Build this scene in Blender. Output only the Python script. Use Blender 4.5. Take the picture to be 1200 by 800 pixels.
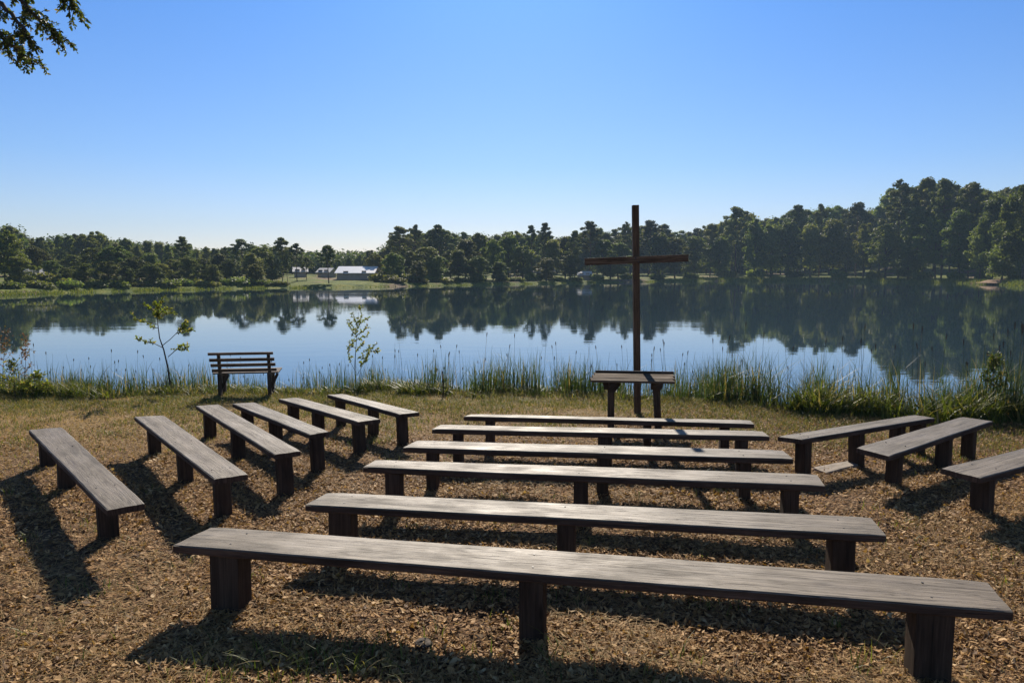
import bpy, math, random
import numpy as np
from mathutils import Vector, Matrix

random.seed(7)
RNG = np.random.default_rng(7)
scene = bpy.context.scene
for o in list(bpy.data.objects):
    bpy.data.objects.remove(o)

# ------------------------------------------------------------------ camera
F_PX, CX, CY, HORIZON, CAM_H = 850.0, 600.0, 400.0, 319.0, 2.4
PITCH = math.atan((CY - HORIZON) / F_PX)
cam_data = bpy.data.cameras.new('camera')
cam = bpy.data.objects.new('camera', cam_data)
scene.collection.objects.link(cam)
cam.location = (0, 0, CAM_H)
cam.rotation_euler = (math.pi / 2 - PITCH, 0, 0)
cam_data.sensor_width = 36
cam_data.lens = 36 * F_PX / 1200
cam_data.clip_start = 0.05
cam_data.clip_end = 5000
scene.camera = cam

# ------------------------------------------------------------------ light
SUN_ELEV, SUN_AZ = 33.5, 0.5          # azimuth in degrees to the right of straight ahead (+Y)
world = bpy.data.worlds.new('World')
scene.world = world
world.use_nodes = True
wn, wl = world.node_tree.nodes, world.node_tree.links
wn.clear()
sky = wn.new('ShaderNodeTexSky')
sky.sky_type = 'NISHITA'
sky.sun_disc = False
sky.sun_elevation = math.radians(SUN_ELEV)
sky.sun_rotation = math.radians(SUN_AZ)
sky.altitude = 0
sky.air_density = 1.0
sky.dust_density = 0.25
sky.ozone_density = 2.0
bg = wn.new('ShaderNodeBackground')
bg.inputs['Strength'].default_value = 0.056
wo = wn.new('ShaderNodeOutputWorld')
# tint multiplied over the sky by height: pale blue low, deep blue higher
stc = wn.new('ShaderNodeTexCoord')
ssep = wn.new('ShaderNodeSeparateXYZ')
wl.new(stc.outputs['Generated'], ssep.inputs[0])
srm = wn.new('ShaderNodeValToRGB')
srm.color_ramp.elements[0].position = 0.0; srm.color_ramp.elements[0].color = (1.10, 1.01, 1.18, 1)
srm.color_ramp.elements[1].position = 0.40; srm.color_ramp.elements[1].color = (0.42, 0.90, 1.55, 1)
_e = srm.color_ramp.elements.new(0.75); _e.color = (0.62, 0.66, 0.70, 1)  # unseen overhead sky, dulled to near grey to make the fill light neutral
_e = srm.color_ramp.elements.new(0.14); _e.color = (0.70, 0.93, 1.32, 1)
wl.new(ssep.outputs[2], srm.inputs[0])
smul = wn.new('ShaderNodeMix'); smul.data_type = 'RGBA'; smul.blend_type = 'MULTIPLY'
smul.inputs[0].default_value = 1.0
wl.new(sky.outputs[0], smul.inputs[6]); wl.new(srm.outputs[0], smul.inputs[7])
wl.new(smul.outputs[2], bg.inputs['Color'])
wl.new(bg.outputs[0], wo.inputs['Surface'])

sun_data = bpy.data.lights.new('sun', 'SUN')
sun_data.energy = 5.0
sun_data.angle = math.radians(0.5)
sun_data.color = (1.0, 0.90, 0.76)
sun = bpy.data.objects.new('sun', sun_data)
scene.collection.objects.link(sun)
az, el = math.radians(SUN_AZ), math.radians(SUN_ELEV)
to_sun = Vector((math.sin(az) * math.cos(el), math.cos(az) * math.cos(el), math.sin(el)))
sun.rotation_euler = to_sun.to_track_quat('Z', 'Y').to_euler()
sun.location = to_sun * 60

scene.view_settings.view_transform = 'Standard'
scene.view_settings.look = 'None'
scene.view_settings.exposure = 0.6
scene.view_settings.gamma = 1.0
scene.view_settings.use_curve_mapping = False
scene.render.engine = 'CYCLES'
scene.cycles.max_bounces = 6
scene.cycles.diffuse_bounces = 3
scene.cycles.glossy_bounces = 3
scene.cycles.transmission_bounces = 4
scene.cycles.volume_bounces = 0

# ------------------------------------------------------------------ pixel of the photo (1200 x 800) -> world
_c, _s = math.cos(PITCH), math.sin(PITCH)
def ray(px, py):
    a, b = (px - CX) / F_PX, (CY - py) / F_PX
    return Vector((a, _c + b * _s, -_s + b * _c))
def at(px, py, h=0.0):
    d = ray(px, py)
    t = (h - CAM_H) / d.z
    return Vector((d.x * t, d.y * t, h))
def at_y(px, py, Y):
    d = ray(px, py)
    t = Y / d.y
    return Vector((d.x * t, Y, CAM_H + d.z * t))
def px_of(p):
    y, z = p[1], p[2] - CAM_H
    dep = y * _c - z * _s
    return CX + F_PX * p[0] / dep
def py_of(p):
    y, z = p[1], p[2] - CAM_H
    return CY - F_PX * (y * _s + z * _c) / (y * _c - z * _s)

# ------------------------------------------------------------------ object helpers
COL = scene.collection
def tag(o, label=None, cat=None, group=None, kind=None):
    if label: o['label'] = label
    if cat: o['category'] = cat
    if group: o['group'] = group
    if kind: o['kind'] = kind
    return o
def empty(name, loc, rz=0.0):
    o = bpy.data.objects.new(name, None)
    COL.objects.link(o)
    o.location = loc
    o.rotation_euler = (0, 0, rz)
    o.empty_display_size = 0.2
    return o
def link_mesh(name, me, mats, parent=None):
    for m in (mats if isinstance(mats, (list, tuple)) else [mats]):
        me.materials.append(m)
    o = bpy.data.objects.new(name, me)
    COL.objects.link(o)
    if parent is not None:
        o.parent = parent
    return o
def np_mesh(name, verts, faces, uvs=None, mat_index=None, smooth=False):
    """verts (N,3); faces (M,k) array, all with k corners"""
    verts = np.asarray(verts, dtype=np.float32)
    faces = np.asarray(faces, dtype=np.int32)
    me = bpy.data.meshes.new(name)
    me.vertices.add(len(verts))
    me.vertices.foreach_set('co', verts.ravel())
    m, k = faces.shape
    me.loops.add(m * k)
    me.loops.foreach_set('vertex_index', faces.ravel())
    me.polygons.add(m)
    me.polygons.foreach_set('loop_start', np.arange(0, m * k, k, dtype=np.int32))
    me.polygons.foreach_set('loop_total', np.full(m, k, dtype=np.int32))
    if mat_index is not None:
        me.polygons.foreach_set('material_index', np.asarray(mat_index, dtype=np.int32))
    me.polygons.foreach_set('use_smooth', np.full(m, bool(smooth)))
    me.update(calc_edges=True)
    if uvs is not None:
        uv = me.uv_layers.new(name='UVMap')
        uv.data.foreach_set('uv', np.asarray(uvs, dtype=np.float32).ravel())
    me.validate()
    return me

class MB:
    """collects boxes, tubes and free polygons; build() links them as ONE mesh object"""
    def __init__(self):
        self.v, self.f, self.uv, self.mi = [], [], [], []
    def poly(self, idx, uv=None, mi=0):
        self.f.append(idx); self.uv.append(uv or [(0, 0)] * len(idx)); self.mi.append(mi)
    def box(self, c, size, R=None, mi=0, taper=1.0):
        """c centre; size xyz; R 3x3 matrix; the longest axis runs along u. taper scales the bottom"""
        sx, sy, sz = [s / 2 for s in size]
        L = max(range(3), key=lambda i: size[i])
        b = len(self.v)
        loc = []
        for z in (-sz, sz):
            k = taper if z < 0 else 1.0
            for x, y in ((-sx, -sy), (sx, -sy), (sx, sy), (-sx, sy)):
                loc.append(Vector((x * k, y * k, z)))
        for p in loc:
            q = (R @ p if R else p) + Vector(c)
            self.v.append(q[:])
        off = random.uniform(0, 30), random.uniform(0, 30)
        for idx in ((0, 3, 2, 1), (4, 5, 6, 7), (0, 1, 5, 4), (1, 2, 6, 5), (2, 3, 7, 6), (3, 0, 4, 7)):
            uv = []
            for i in idx:
                p = loc[i]
                o = [j for j in range(3) if j != L]
                uv.append((p[L] + off[0], p[o[0]] + p[o[1]] * 1.7 + off[1]))
            self.poly([b + i for i in idx], uv, mi)
    def bar(self, p0, p1, w, d, up=(0, 0, 1), mi=0, taper=1.0):
        p0, p1 = Vector(p0), Vector(p1)
        z = (p1 - p0); l = z.length; z.normalize()
        x = Vector(up).cross(z)
        if x.length < 1e-4: x = Vector((1, 0, 0))
        x.normalize(); y = z.cross(x)
        self.box((p0 + p1) / 2, (w, d, l), Matrix((x, y, z)).transposed(), mi, taper)
    def tube(self, pts, radii, n=8, mi=0, cap=True):
        pts = [Vector(p) for p in pts]
        rings = []
        for i, p in enumerate(pts):
            t = (pts[min(i + 1, len(pts) - 1)] - pts[max(i - 1, 0)]).normalized()
            x = t.cross(Vector((0.31, 0.95, 0.05))).normalized()
            y = t.cross(x)
            b = len(self.v)
            for k in range(n):
                a = 2 * math.pi * k / n
                self.v.append((p + (x * math.cos(a) + y * math.sin(a)) * radii[i])[:])
            rings.append(b)
        for i in range(len(rings) - 1):
            a, b = rings[i], rings[i + 1]
            for k in range(n):
                k2 = (k + 1) % n
                self.poly([a + k, b + k, b + k2, a + k2],
                          [(i, k / n), (i + 1, k / n), (i + 1, (k + 1) / n), (i, (k + 1) / n)], mi)
        if cap:
            self.poly([rings[-1] + k for k in reversed(range(n))], None, mi)
            self.poly([rings[0] + k for k in range(n)], None, mi)
    def mesh(self, name, smooth=False, bevel=0.0):
        me = bpy.data.meshes.new(name)
        me.from_pydata(self.v, [], self.f)
        uv = me.uv_layers.new(name='UVMap')
        i = 0
        for u in self.uv:
            for c in u:
                uv.data[i].uv = c; i += 1
        me.polygons.foreach_set('material_index', np.array(self.mi, dtype=np.int32))
        me.polygons.foreach_set('use_smooth', np.full(len(self.f), bool(smooth)))
        me.update()
        return me
    def build(self, name, mats, parent=None, smooth=False, bevel=0.0):
        o = link_mesh(name, self.mesh(name, smooth), mats, parent)
        if bevel:
            m = o.modifiers.new('bevel', 'BEVEL'); m.width = bevel; m.segments = 2; m.limit_method = 'ANGLE'
        return o

# ------------------------------------------------------------------ materials
def new_mat(name):
    m = bpy.data.materials.new(name); m.use_nodes = True
    nt = m.node_tree; nt.nodes.clear()
    out = nt.nodes.new('ShaderNodeOutputMaterial')
    return m, nt, out
def N(nt, typ, **kw):
    n = nt.nodes.new(typ)
    for k, v in kw.items():
        if k in n.inputs: n.inputs[k].default_value = v
        else: setattr(n, k, v)
    return n
def ramp(nt, src, stops, interp='LINEAR'):
    r = nt.nodes.new('ShaderNodeValToRGB')
    r.color_ramp.interpolation = interp
    e = r.color_ramp.elements
    while len(e) > 1: e.remove(e[-1])
    e[0].position = stops[0][0]; e[0].color = (*stops[0][1], 1)
    for p, c in stops[1:]:
        x = e.new(p); x.color = (*c, 1)
    nt.links.new(src, r.inputs[0])
    return r.outputs[0]
def mix(nt, fac, a, b, mode='MIX'):
    n = nt.nodes.new('ShaderNodeMix'); n.data_type = 'RGBA'; n.blend_type = mode
    for i, v in ((0, fac), (6, a), (7, b)):
        if isinstance(v, (int, float)): n.inputs[i].default_value = v
        elif isinstance(v, tuple): n.inputs[i].default_value = (*v, 1)
        else: nt.links.new(v, n.inputs[i])
    return n.outputs[2]
def mathn(nt, op, a, b=0.0, clamp=False):
    n = nt.nodes.new('ShaderNodeMath'); n.operation = op; n.use_clamp = clamp
    for i, v in ((0, a), (1, b)):
        if isinstance(v, (int, float)): n.inputs[i].default_value = v
        else: nt.links.new(v, n.inputs[i])
    return n.outputs[0]
def g(v): return (v, v, v)

def wood_mat(name, base, dark, light, rough=0.6, crack=0.5, spec=0.35, gscale=1.0, objvar=0.12):
    m, nt, out = new_mat(name)
    uv = N(nt, 'ShaderNodeUVMap')
    oi = N(nt, 'ShaderNodeObjectInfo')
    add = N(nt, 'ShaderNodeVectorMath', operation='ADD')
    nt.links.new(uv.outputs[0], add.inputs[0])
    sc = N(nt, 'ShaderNodeVectorMath', operation='SCALE'); sc.inputs[0].default_value = (37, 23, 11)
    nt.links.new(oi.outputs['Random'], sc.inputs['Scale'])
    nt.links.new(sc.outputs[0], add.inputs[1])
    def tex(sx, sy, scale, detail=6, dist=0.0, rough_=0.6):
        mp = N(nt, 'ShaderNodeMapping'); mp.inputs['Scale'].default_value = (sx, sy, 1)
        nt.links.new(add.outputs[0], mp.inputs[0])
        t = N(nt, 'ShaderNodeTexNoise', Scale=scale, Detail=detail, Distortion=dist, Roughness=rough_)
        nt.links.new(mp.outputs[0], t.inputs['Vector'])
        return t.outputs[0]
    grain = tex(1.0, 20, 1.6 * gscale, 8, 0.9, 0.62)
    fine = tex(3.0, 110, 2.0 * gscale, 4, 0.1)
    blotch = tex(1.0, 2.6, 2.0, 5, 0.3)
    crk = tex(0.7, 34, 1.3 * gscale, 3, 0.6, 0.5)
    # knots
    mp = N(nt, 'ShaderNodeMapping'); mp.inputs['Scale'].default_value = (0.8, 2.4, 1)
    nt.links.new(add.outputs[0], mp.inputs[0])
    vo = N(nt, 'ShaderNodeTexVoronoi', Scale=1.5)
    nt.links.new(mp.outputs[0], vo.inputs['Vector'])
    knot = ramp(nt, vo.outputs['Distance'], [(0.03, g(1)), (0.10, g(0))])
    c = ramp(nt, grain, [(0.3, dark), (0.5, base), (0.72, light)])
    c = mix(nt, 0.45, c, ramp(nt, fine, [(0.3, g(0.35)), (0.65, g(1.0))]), 'MULTIPLY')
    c = mix(nt, 0.85, c, ramp(nt, blotch, [(0.3, g(0.5)), (0.5, g(0.95)), (0.66, g(1.2))]), 'MULTIPLY')
    cr = ramp(nt, crk, [(0.485, g(0)), (0.5, g(1)), (0.515, g(0))])
    c = mix(nt, mathn(nt, 'MULTIPLY', cr, crack), c, (dark[0] * 0.25, dark[1] * 0.22, dark[2] * 0.2))
    c = mix(nt, mathn(nt, 'MULTIPLY', knot, 0.75), c, (dark[0] * 0.4, dark[1] * 0.35, dark[2] * 0.3))
    var = N(nt, 'ShaderNodeMapRange'); var.inputs[3].default_value = 1 - objvar; var.inputs[4].default_value = 1 + objvar
    nt.links.new(oi.outputs['Random'], var.inputs[0])
    vm = N(nt, 'ShaderNodeVectorMath', operation='SCALE')
    nt.links.new(c, vm.inputs[0]); nt.links.new(var.outputs[0], vm.inputs['Scale'])
    b = N(nt, 'ShaderNodeBsdfPrincipled', Roughness=rough)
    b.inputs['Specular IOR Level'].default_value = spec
    nt.links.new(vm.outputs[0], b.inputs['Base Color'])
    rr = ramp(nt, blotch, [(0.3, g(rough + 0.12)), (0.7, g(rough - 0.10))])
    nt.links.new(rr, b.inputs['Roughness'])
    h = mathn(nt, 'SUBTRACT', mathn(nt, 'ADD', mathn(nt, 'MULTIPLY', grain, 1.0), mathn(nt, 'MULTIPLY', fine, 0.4)),
              mathn(nt, 'MULTIPLY', cr, 1.2 * crack))
    bp = N(nt, 'ShaderNodeBump', Strength=0.65, Distance=0.005)
    nt.links.new(h, bp.inputs['Height']); nt.links.new(bp.outputs[0], b.inputs['Normal'])
    nt.links.new(b.outputs[0], out.inputs[0])
    return m

def leaf_mat(name, stops, trans=0.35, rough=0.6, isl=True, objamt=0.25, spec=0.25):
    m, nt, out = new_mat(name)
    ge = N(nt, 'ShaderNodeNewGeometry'); oi = N(nt, 'ShaderNodeObjectInfo')
    c = ramp(nt, ge.outputs['Random Per Island'], stops)
    hs = N(nt, 'ShaderNodeHueSaturation')
    mr = N(nt, 'ShaderNodeMapRange'); mr.inputs[3].default_value = 1 - objamt; mr.inputs[4].default_value = 1 + objamt
    nt.links.new(oi.outputs['Random'], mr.inputs[0]); nt.links.new(mr.outputs[0], hs.inputs['Value'])
    mh = N(nt, 'ShaderNodeMapRange'); mh.inputs[3].default_value = 0.5 - 0.09 * objamt; mh.inputs[4].default_value = 0.5 + 0.06 * objamt
    wn_ = mathn(nt, 'FRACT', mathn(nt, 'MULTIPLY', oi.outputs['Random'], 7.31))
    nt.links.new(wn_, mh.inputs[0]); nt.links.new(mh.outputs[0], hs.inputs['Hue'])
    nt.links.new(c, hs.inputs['Color'])
    p = N(nt, 'ShaderNodeBsdfPrincipled', Roughness=rough); p.inputs['Specular IOR Level'].default_value = spec
    nt.links.new(hs.outputs[0], p.inputs['Base Color'])
    t = N(nt, 'ShaderNodeBsdfTranslucent')
    tc = mix(nt, 1.0, hs.outputs[0], (1.25, 1.25, 0.55), 'MULTIPLY')
    nt.links.new(tc, t.inputs[0])
    ms = N(nt, 'ShaderNodeMixShader'); ms.inputs[0].default_value = trans
    nt.links.new(p.outputs[0], ms.inputs[1]); nt.links.new(t.outputs[0], ms.inputs[2])
    nt.links.new(ms.outputs[0], out.inputs[0])
    return m

def plain_mat(name, col, rough=0.7, var=0.25, scale=3.0, bump=0.0, spec=0.3):
    m, nt, out = new_mat(name)
    tc = N(nt, 'ShaderNodeTexCoord')
    t = N(nt, 'ShaderNodeTexNoise', Scale=scale, Detail=8)
    nt.links.new(tc.outputs['Object'], t.inputs['Vector'])
    lo = tuple(x * (1 - var) for x in col); hi = tuple(min(1, x * (1 + var)) for x in col)
    c = ramp(nt, t.outputs[0], [(0.3, lo), (0.7, hi)])
    p = N(nt, 'ShaderNodeBsdfPrincipled', Roughness=rough); p.inputs['Specular IOR Level'].default_value = spec
    nt.links.new(c, p.inputs['Base Color'])
    if bump:
        b = N(nt, 'ShaderNodeBump', Strength=1.0, Distance=bump)
        nt.links.new(t.outputs[0], b.inputs['Height']); nt.links.new(b.outputs[0], p.inputs['Normal'])
    nt.links.new(p.outputs[0], out.inputs[0])
    return m

M = {}
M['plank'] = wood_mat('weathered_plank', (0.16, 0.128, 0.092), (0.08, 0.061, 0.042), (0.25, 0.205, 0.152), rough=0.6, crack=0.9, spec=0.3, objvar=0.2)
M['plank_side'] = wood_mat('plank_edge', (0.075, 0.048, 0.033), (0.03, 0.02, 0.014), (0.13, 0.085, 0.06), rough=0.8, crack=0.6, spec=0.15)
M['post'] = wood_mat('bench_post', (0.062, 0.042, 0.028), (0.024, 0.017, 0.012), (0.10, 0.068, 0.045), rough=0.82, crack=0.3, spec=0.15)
M['cross'] = wood_mat('cross_timber', (0.115, 0.07, 0.038), (0.045, 0.027, 0.016), (0.2, 0.125, 0.07), rough=0.7, crack=0.7, spec=0.2)
M['crossarm'] = wood_mat('crossarm_timber', (0.125, 0.08, 0.046), (0.055, 0.034, 0.02), (0.22, 0.145, 0.085), rough=0.7, crack=0.7, spec=0.2)
M['altar'] = wood_mat('altar_wood', (0.105, 0.074, 0.048), (0.05, 0.033, 0.022), (0.17, 0.125, 0.082), rough=0.85, crack=0.6, spec=0.12)
M['slat'] = wood_mat('slat_wood', (0.10, 0.06, 0.035), (0.04, 0.025, 0.016), (0.2, 0.13, 0.08), rough=0.6, crack=0.5)
M['iron'] = plain_mat('dark_steel', (0.03, 0.03, 0.03), 0.5, 0.3, 30, 0)
M['bark'] = plain_mat('bark', (0.085, 0.065, 0.05), 0.9, 0.5, 2.2, 0.05, 0.1)
M['bark_pine'] = plain_mat('pine_bark', (0.13, 0.085, 0.06), 0.9, 0.5, 2.2, 0.05, 0.1)
M['twig'] = plain_mat('twig_bark', (0.06, 0.048, 0.035), 0.85, 0.4, 40, 0.002, 0.15)
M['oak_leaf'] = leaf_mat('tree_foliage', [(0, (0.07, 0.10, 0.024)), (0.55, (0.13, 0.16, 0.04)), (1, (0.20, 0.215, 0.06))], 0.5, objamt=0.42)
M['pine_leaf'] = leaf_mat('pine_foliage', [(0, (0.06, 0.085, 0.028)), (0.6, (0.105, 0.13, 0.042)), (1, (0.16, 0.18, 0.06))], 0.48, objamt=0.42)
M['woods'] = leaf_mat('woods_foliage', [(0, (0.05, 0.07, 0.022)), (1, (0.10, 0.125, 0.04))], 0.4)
M['reed'] = leaf_mat('reed_blades', [(0, (0.03, 0.052, 0.02)), (0.5, (0.05, 0.08, 0.03)), (0.84, (0.085, 0.115, 0.038)), (0.9, (0.24, 0.19, 0.085)), (1, (0.3, 0.22, 0.11))], 0.4, 0.5, objamt=0.0)
M['weed'] = leaf_mat('weed_blades', [(0, (0.05, 0.075, 0.016)), (0.45, (0.10, 0.13, 0.025)), (0.8, (0.18, 0.20, 0.04)), (0.92, (0.26, 0.22, 0.08)), (1, (0.36, 0.27, 0.14))], 0.4, 0.5, objamt=0.0)
M['marsh'] = leaf_mat('marsh_grass_blades', [(0, (0.09, 0.12, 0.025)), (0.6, (0.15, 0.18, 0.035)), (1, (0.24, 0.24, 0.06))], 0.35, 0.6, objamt=0.0)
M['grass'] = leaf_mat('grass_blades', [(0, (0.07, 0.095, 0.02)), (0.5, (0.13, 0.145, 0.035)), (0.8, (0.23, 0.19, 0.07)), (1, (0.30, 0.22, 0.11))], 0.4, 0.6, objamt=0.0)
M['dry'] = leaf_mat('dry_grass_blades', [(0, (0.20, 0.17, 0.05)), (0.3, (0.32, 0.21, 0.09)), (0.7, (0.44, 0.29, 0.13)), (1, (0.55, 0.38, 0.19))], 0.3, 0.7, objamt=0.0)
M['litter'] = leaf_mat('leaf_litter', [(0, (0.10, 0.05, 0.018)), (0.25, (0.25, 0.135, 0.052)), (0.6, (0.41, 0.24, 0.095)), (0.88, (0.52, 0.33, 0.145)), (1, (0.62, 0.45, 0.25))], 0.18, 0.7, objamt=0.0)
M['sapling_leaf'] = leaf_mat('sapling_leaves', [(0, (0.09, 0.13, 0.025)), (0.5, (0.19, 0.23, 0.045)), (0.85, (0.30, 0.30, 0.07)), (1, (0.36, 0.24, 0.09))], 0.5, 0.45, objamt=0.0)
M['branch_leaf'] = leaf_mat('branch_leaves', [(0, (0.05, 0.075, 0.018)), (0.7, (0.10, 0.125, 0.03)), (0.93, (0.18, 0.17, 0.05)), (1, (0.32, 0.18, 0.08))], 0.5, 0.45, objamt=0.0)
M['red_weed'] = leaf_mat('reddish_weed_leaves', [(0, (0.10, 0.11, 0.03)), (0.5, (0.22, 0.13, 0.06)), (1, (0.30, 0.12, 0.08))], 0.4, 0.55, objamt=0.0)
M['rust_leaf'] = plain_mat('seed_head', (0.10, 0.065, 0.035), 0.8, 0.4, 30, 0)

# ------------------------------------------------------------------ near shore, far shore
def lerp_tab(tab, x):
    xs = [t[0] for t in tab]; ys = [t[1] for t in tab]
    return np.interp(x, xs, ys)
WATER_Z = -0.40
SHORE = [(-60, 15.2), (-12, 14.7), (-8, 14.5), (-5, 14.95), (0, 14.7), (2, 14.3), (3.5, 13.7), (5, 12.9), (7, 12.1), (10, 11.2), (18, 9.5), (60, 3)]
def shore(x): return lerp_tab(SHORE, x) + 0.15 * np.sin(np.asarray(x) * 1.7) + 0.08 * np.sin(np.asarray(x) * 4.3 + 1)
def smooth(a, b, x):
    t = np.clip((np.asarray(x) - a) / (b - a), 0, 1); return t * t * (3 - 2 * t)
def vnoise(x, y, f, seed=0):
    """cheap smooth 2-D value noise in numpy"""
    x = np.asarray(x, dtype=float) * f + seed * 17.3; y = np.asarray(y, dtype=float) * f - seed * 9.1
    xi, yi = np.floor(x).astype(int), np.floor(y).astype(int)
    xf, yf = x - xi, y - yi
    u, v = xf * xf * (3 - 2 * xf), yf * yf * (3 - 2 * yf)
    def h(a, b):
        s = np.sin(a * 127.1 + b * 311.7 + seed) * 43758.5453
        return s - np.floor(s)
    return (h(xi, yi) * (1 - u) + h(xi + 1, yi) * u) * (1 - v) + (h(xi, yi + 1) * (1 - u) + h(xi + 1, yi + 1) * u) * v
def ground_z(x, y):
    d = np.asarray(y) - shore(x)
    z = 0.030 * (vnoise(x, y, 1.3, 1) - 0.5) + 0.05 * (vnoise(x, y, 0.45, 2) - 0.5)
    z = z + 0.016 * (vnoise(x, y, 5.0, 3) - 0.5)
    return z - 0.75 * smooth(-0.25, 1.5, d) - 1.2 * smooth(1.5, 6, d)

xs = np.concatenate([np.linspace(-60, -14, 40), np.linspace(-13.9, 13.9, 420), np.linspace(14, 60, 40)])
ys = np.concatenate([np.linspace(-40, 2.5, 40), np.linspace(2.55, 17, 300), np.linspace(17.3, 24, 12)])
X, Y = np.meshgrid(xs, ys)
Z = ground_z(X, Y)
nx, ny = len(xs), len(ys)
i = np.arange(nx * ny).reshape(ny, nx)
faces = np.stack([i[:-1, :-1], i[:-1, 1:], i[1:, 1:], i[1:, :-1]], -1).reshape(-1, 4)
me = np_mesh('ground', np.stack([X, Y, Z], -1).reshape(-1, 3), faces, smooth=True)

def ground_material():
    m, nt, out = new_mat('leaf_strewn_ground')
    tc = N(nt, 'ShaderNodeTexCoord')
    P = tc.outputs['Object']
    def noise(scale, detail=6, dist=0.0, rough=0.6):
        t = N(nt, 'ShaderNodeTexNoise', Scale=scale, Detail=detail, Distortion=dist, Roughness=rough)
        nt.links.new(P, t.inputs['Vector']); return t.outputs[0]
    vo = N(nt, 'ShaderNodeTexVoronoi', Scale=32.0, Randomness=1.0)
    wv = N(nt, 'ShaderNodeTexNoise', Scale=9.0, Detail=3.0); nt.links.new(P, wv.inputs['Vector'])
    ad = N(nt, 'ShaderNodeVectorMath', operation='ADD'); nt.links.new(P, ad.inputs[0])
    s2 = N(nt, 'ShaderNodeVectorMath', operation='SCALE'); s2.inputs['Scale'].default_value = 0.12
    nt.links.new(wv.outputs['Color'], s2.inputs[0]); nt.links.new(s2.outputs[0], ad.inputs[1])
    nt.links.new(ad.outputs[0], vo.inputs['Vector'])
    sep = N(nt, 'ShaderNodeSeparateColor'); nt.links.new(vo.outputs['Color'], sep.inputs[0])
    chips = ramp(nt, sep.outputs[0], [(0, (0.06, 0.032, 0.016)), (0.35, (0.17, 0.092, 0.043)), (0.7, (0.30, 0.175, 0.083)), (1, (0.42, 0.265, 0.135))])
    edge = ramp(nt, vo.outputs['Distance'], [(0.0, g(1.1)), (0.45, g(0.85)), (0.8, g(0.3))])
    chips = mix(nt, 0.9, chips, edge, 'MULTIPLY')
    big = noise(1.1, 5, 0.4)
    chips = mix(nt, 0.7, chips, ramp(nt, big, [(0.3, g(0.6)), (0.65, g(1.3))]), 'MULTIPLY')
    soil = ramp(nt, noise(14, 8, 0.3), [(0.3, (0.085, 0.05, 0.026)), (0.7, (0.22, 0.135, 0.07))])
    chips = mix(nt, ramp(nt, noise(0.75, 6, 0.8), [(0.52, g(0)), (0.62, g(0.75))]), chips, soil)
    straw = ramp(nt, noise(45, 6, 1.5), [(0.3, (0.15, 0.095, 0.04)), (0.5, (0.30, 0.20, 0.085)), (0.7, (0.44, 0.30, 0.14))])
    green = ramp(nt, noise(60, 5, 1.0), [(0.3, (0.045, 0.055, 0.014)), (0.7, (0.13, 0.135, 0.035))])
    sx = N(nt, 'ShaderNodeSeparateXYZ'); nt.links.new(P, sx.inputs[0])
    # dry turf further back, more of it to the left
    back = mathn(nt, 'ADD', sx.outputs[1], mathn(nt, 'MULTIPLY', sx.outputs[0], -0.28))
    back = mathn(nt, 'ADD', back, mathn(nt, 'MULTIPLY', mathn(nt, 'SUBTRACT', noise(0.9, 4), 0.5), 5.0))
    fb = ramp(nt, mathn(nt, 'DIVIDE', back, 20.0), [(0.52, g(0)), (0.66, g(1))])
    c = mix(nt, fb, chips, straw)
    gb = mathn(nt, 'ADD', mathn(nt, 'DIVIDE', sx.outputs[1], 20.0), mathn(nt, 'MULTIPLY', mathn(nt, 'SUBTRACT', noise(1.6, 5), 0.5), 0.35))
    gf = ramp(nt, gb, [(0.62, g(0)), (0.71, g(0.85))])
    c = mix(nt, gf, c, green)
    p = N(nt, 'ShaderNodeBsdfPrincipled', Roughness=0.9); p.inputs['Specular IOR Level'].default_value = 0.12
    nt.links.new(c, p.inputs['Base Color'])
    h = mathn(nt, 'ADD', mathn(nt, 'MULTIPLY', mathn(nt, 'SUBTRACT', sep.outputs[1], vo.outputs['Distance']), 1.0), mathn(nt, 'MULTIPLY', noise(28, 5), 1.0))
    b = N(nt, 'ShaderNodeBump', Strength=1.0, Distance=0.02)
    nt.links.new(h, b.inputs['Height']); nt.links.new(b.outputs[0], p.inputs['Normal'])
    nt.links.new(p.outputs[0], out.inputs[0])
    return m
tag(link_mesh('ground', me, ground_material()), 'bare ground strewn with brown leaves between the benches', 'ground', kind='structure')

# far terrain: polar grid whose inner edge is the lake's far waterline
SHOREY = [(-600, 356), (-300, 353), (0, 346), (100, 342.5), (200, 340), (300, 338), (400, 337), (500, 335), (600, 333), (700, 331.3), (800, 329.5), (900, 329), (1000, 329.5), (1060, 330.5), (1130, 332), (1200, 335), (1300, 340), (1600, 352), (2200, 370)]
def shore_dist(px):
    y = lerp_tab(SHOREY, px)
    return F_PX * (CAM_H - WATER_Z) / (y - HORIZON)
def far_z(px, d):
    """height of the far terrain d metres (in depth) beyond its waterline"""
    d = np.asarray(d, dtype=float)
    z = WATER_Z - 0.5 + 0.5 * smooth(-4, 0, d) + 0.55 * smooth(0, 3, d)
    z = z + 0.022 * np.clip(d - 3, 0, None)
    px = np.asarray(px, dtype=float)
    hill = 0.5 + 0.5 * smooth(850, 1050, px)
    z = z + 9.0 * smooth(70, 260, d) * hill + 5 * smooth(45, 120, d) * smooth(950, 1100, px)
    z = z + 0.35 * (vnoise(px, d * 4, 0.035, 5) - 0.5) * smooth(0, 8, d)
    return z
pxs = np.linspace(-620, 1950, 400)
ds = np.concatenate([np.linspace(-6, 12, 26), np.linspace(14, 80, 34), np.linspace(90, 500, 24), [620]])
PX, D = np.meshgrid(pxs, ds)
wob = 3.0 * (vnoise(PX, PX * 0, 0.02, 8) - 0.5) + 1.6 * (vnoise(PX, PX * 0, 0.08, 9) - 0.5)
DEP = shore_dist(PX) + D + wob
Z = far_z(PX, D)
X = (PX - CX) / F_PX * DEP
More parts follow.
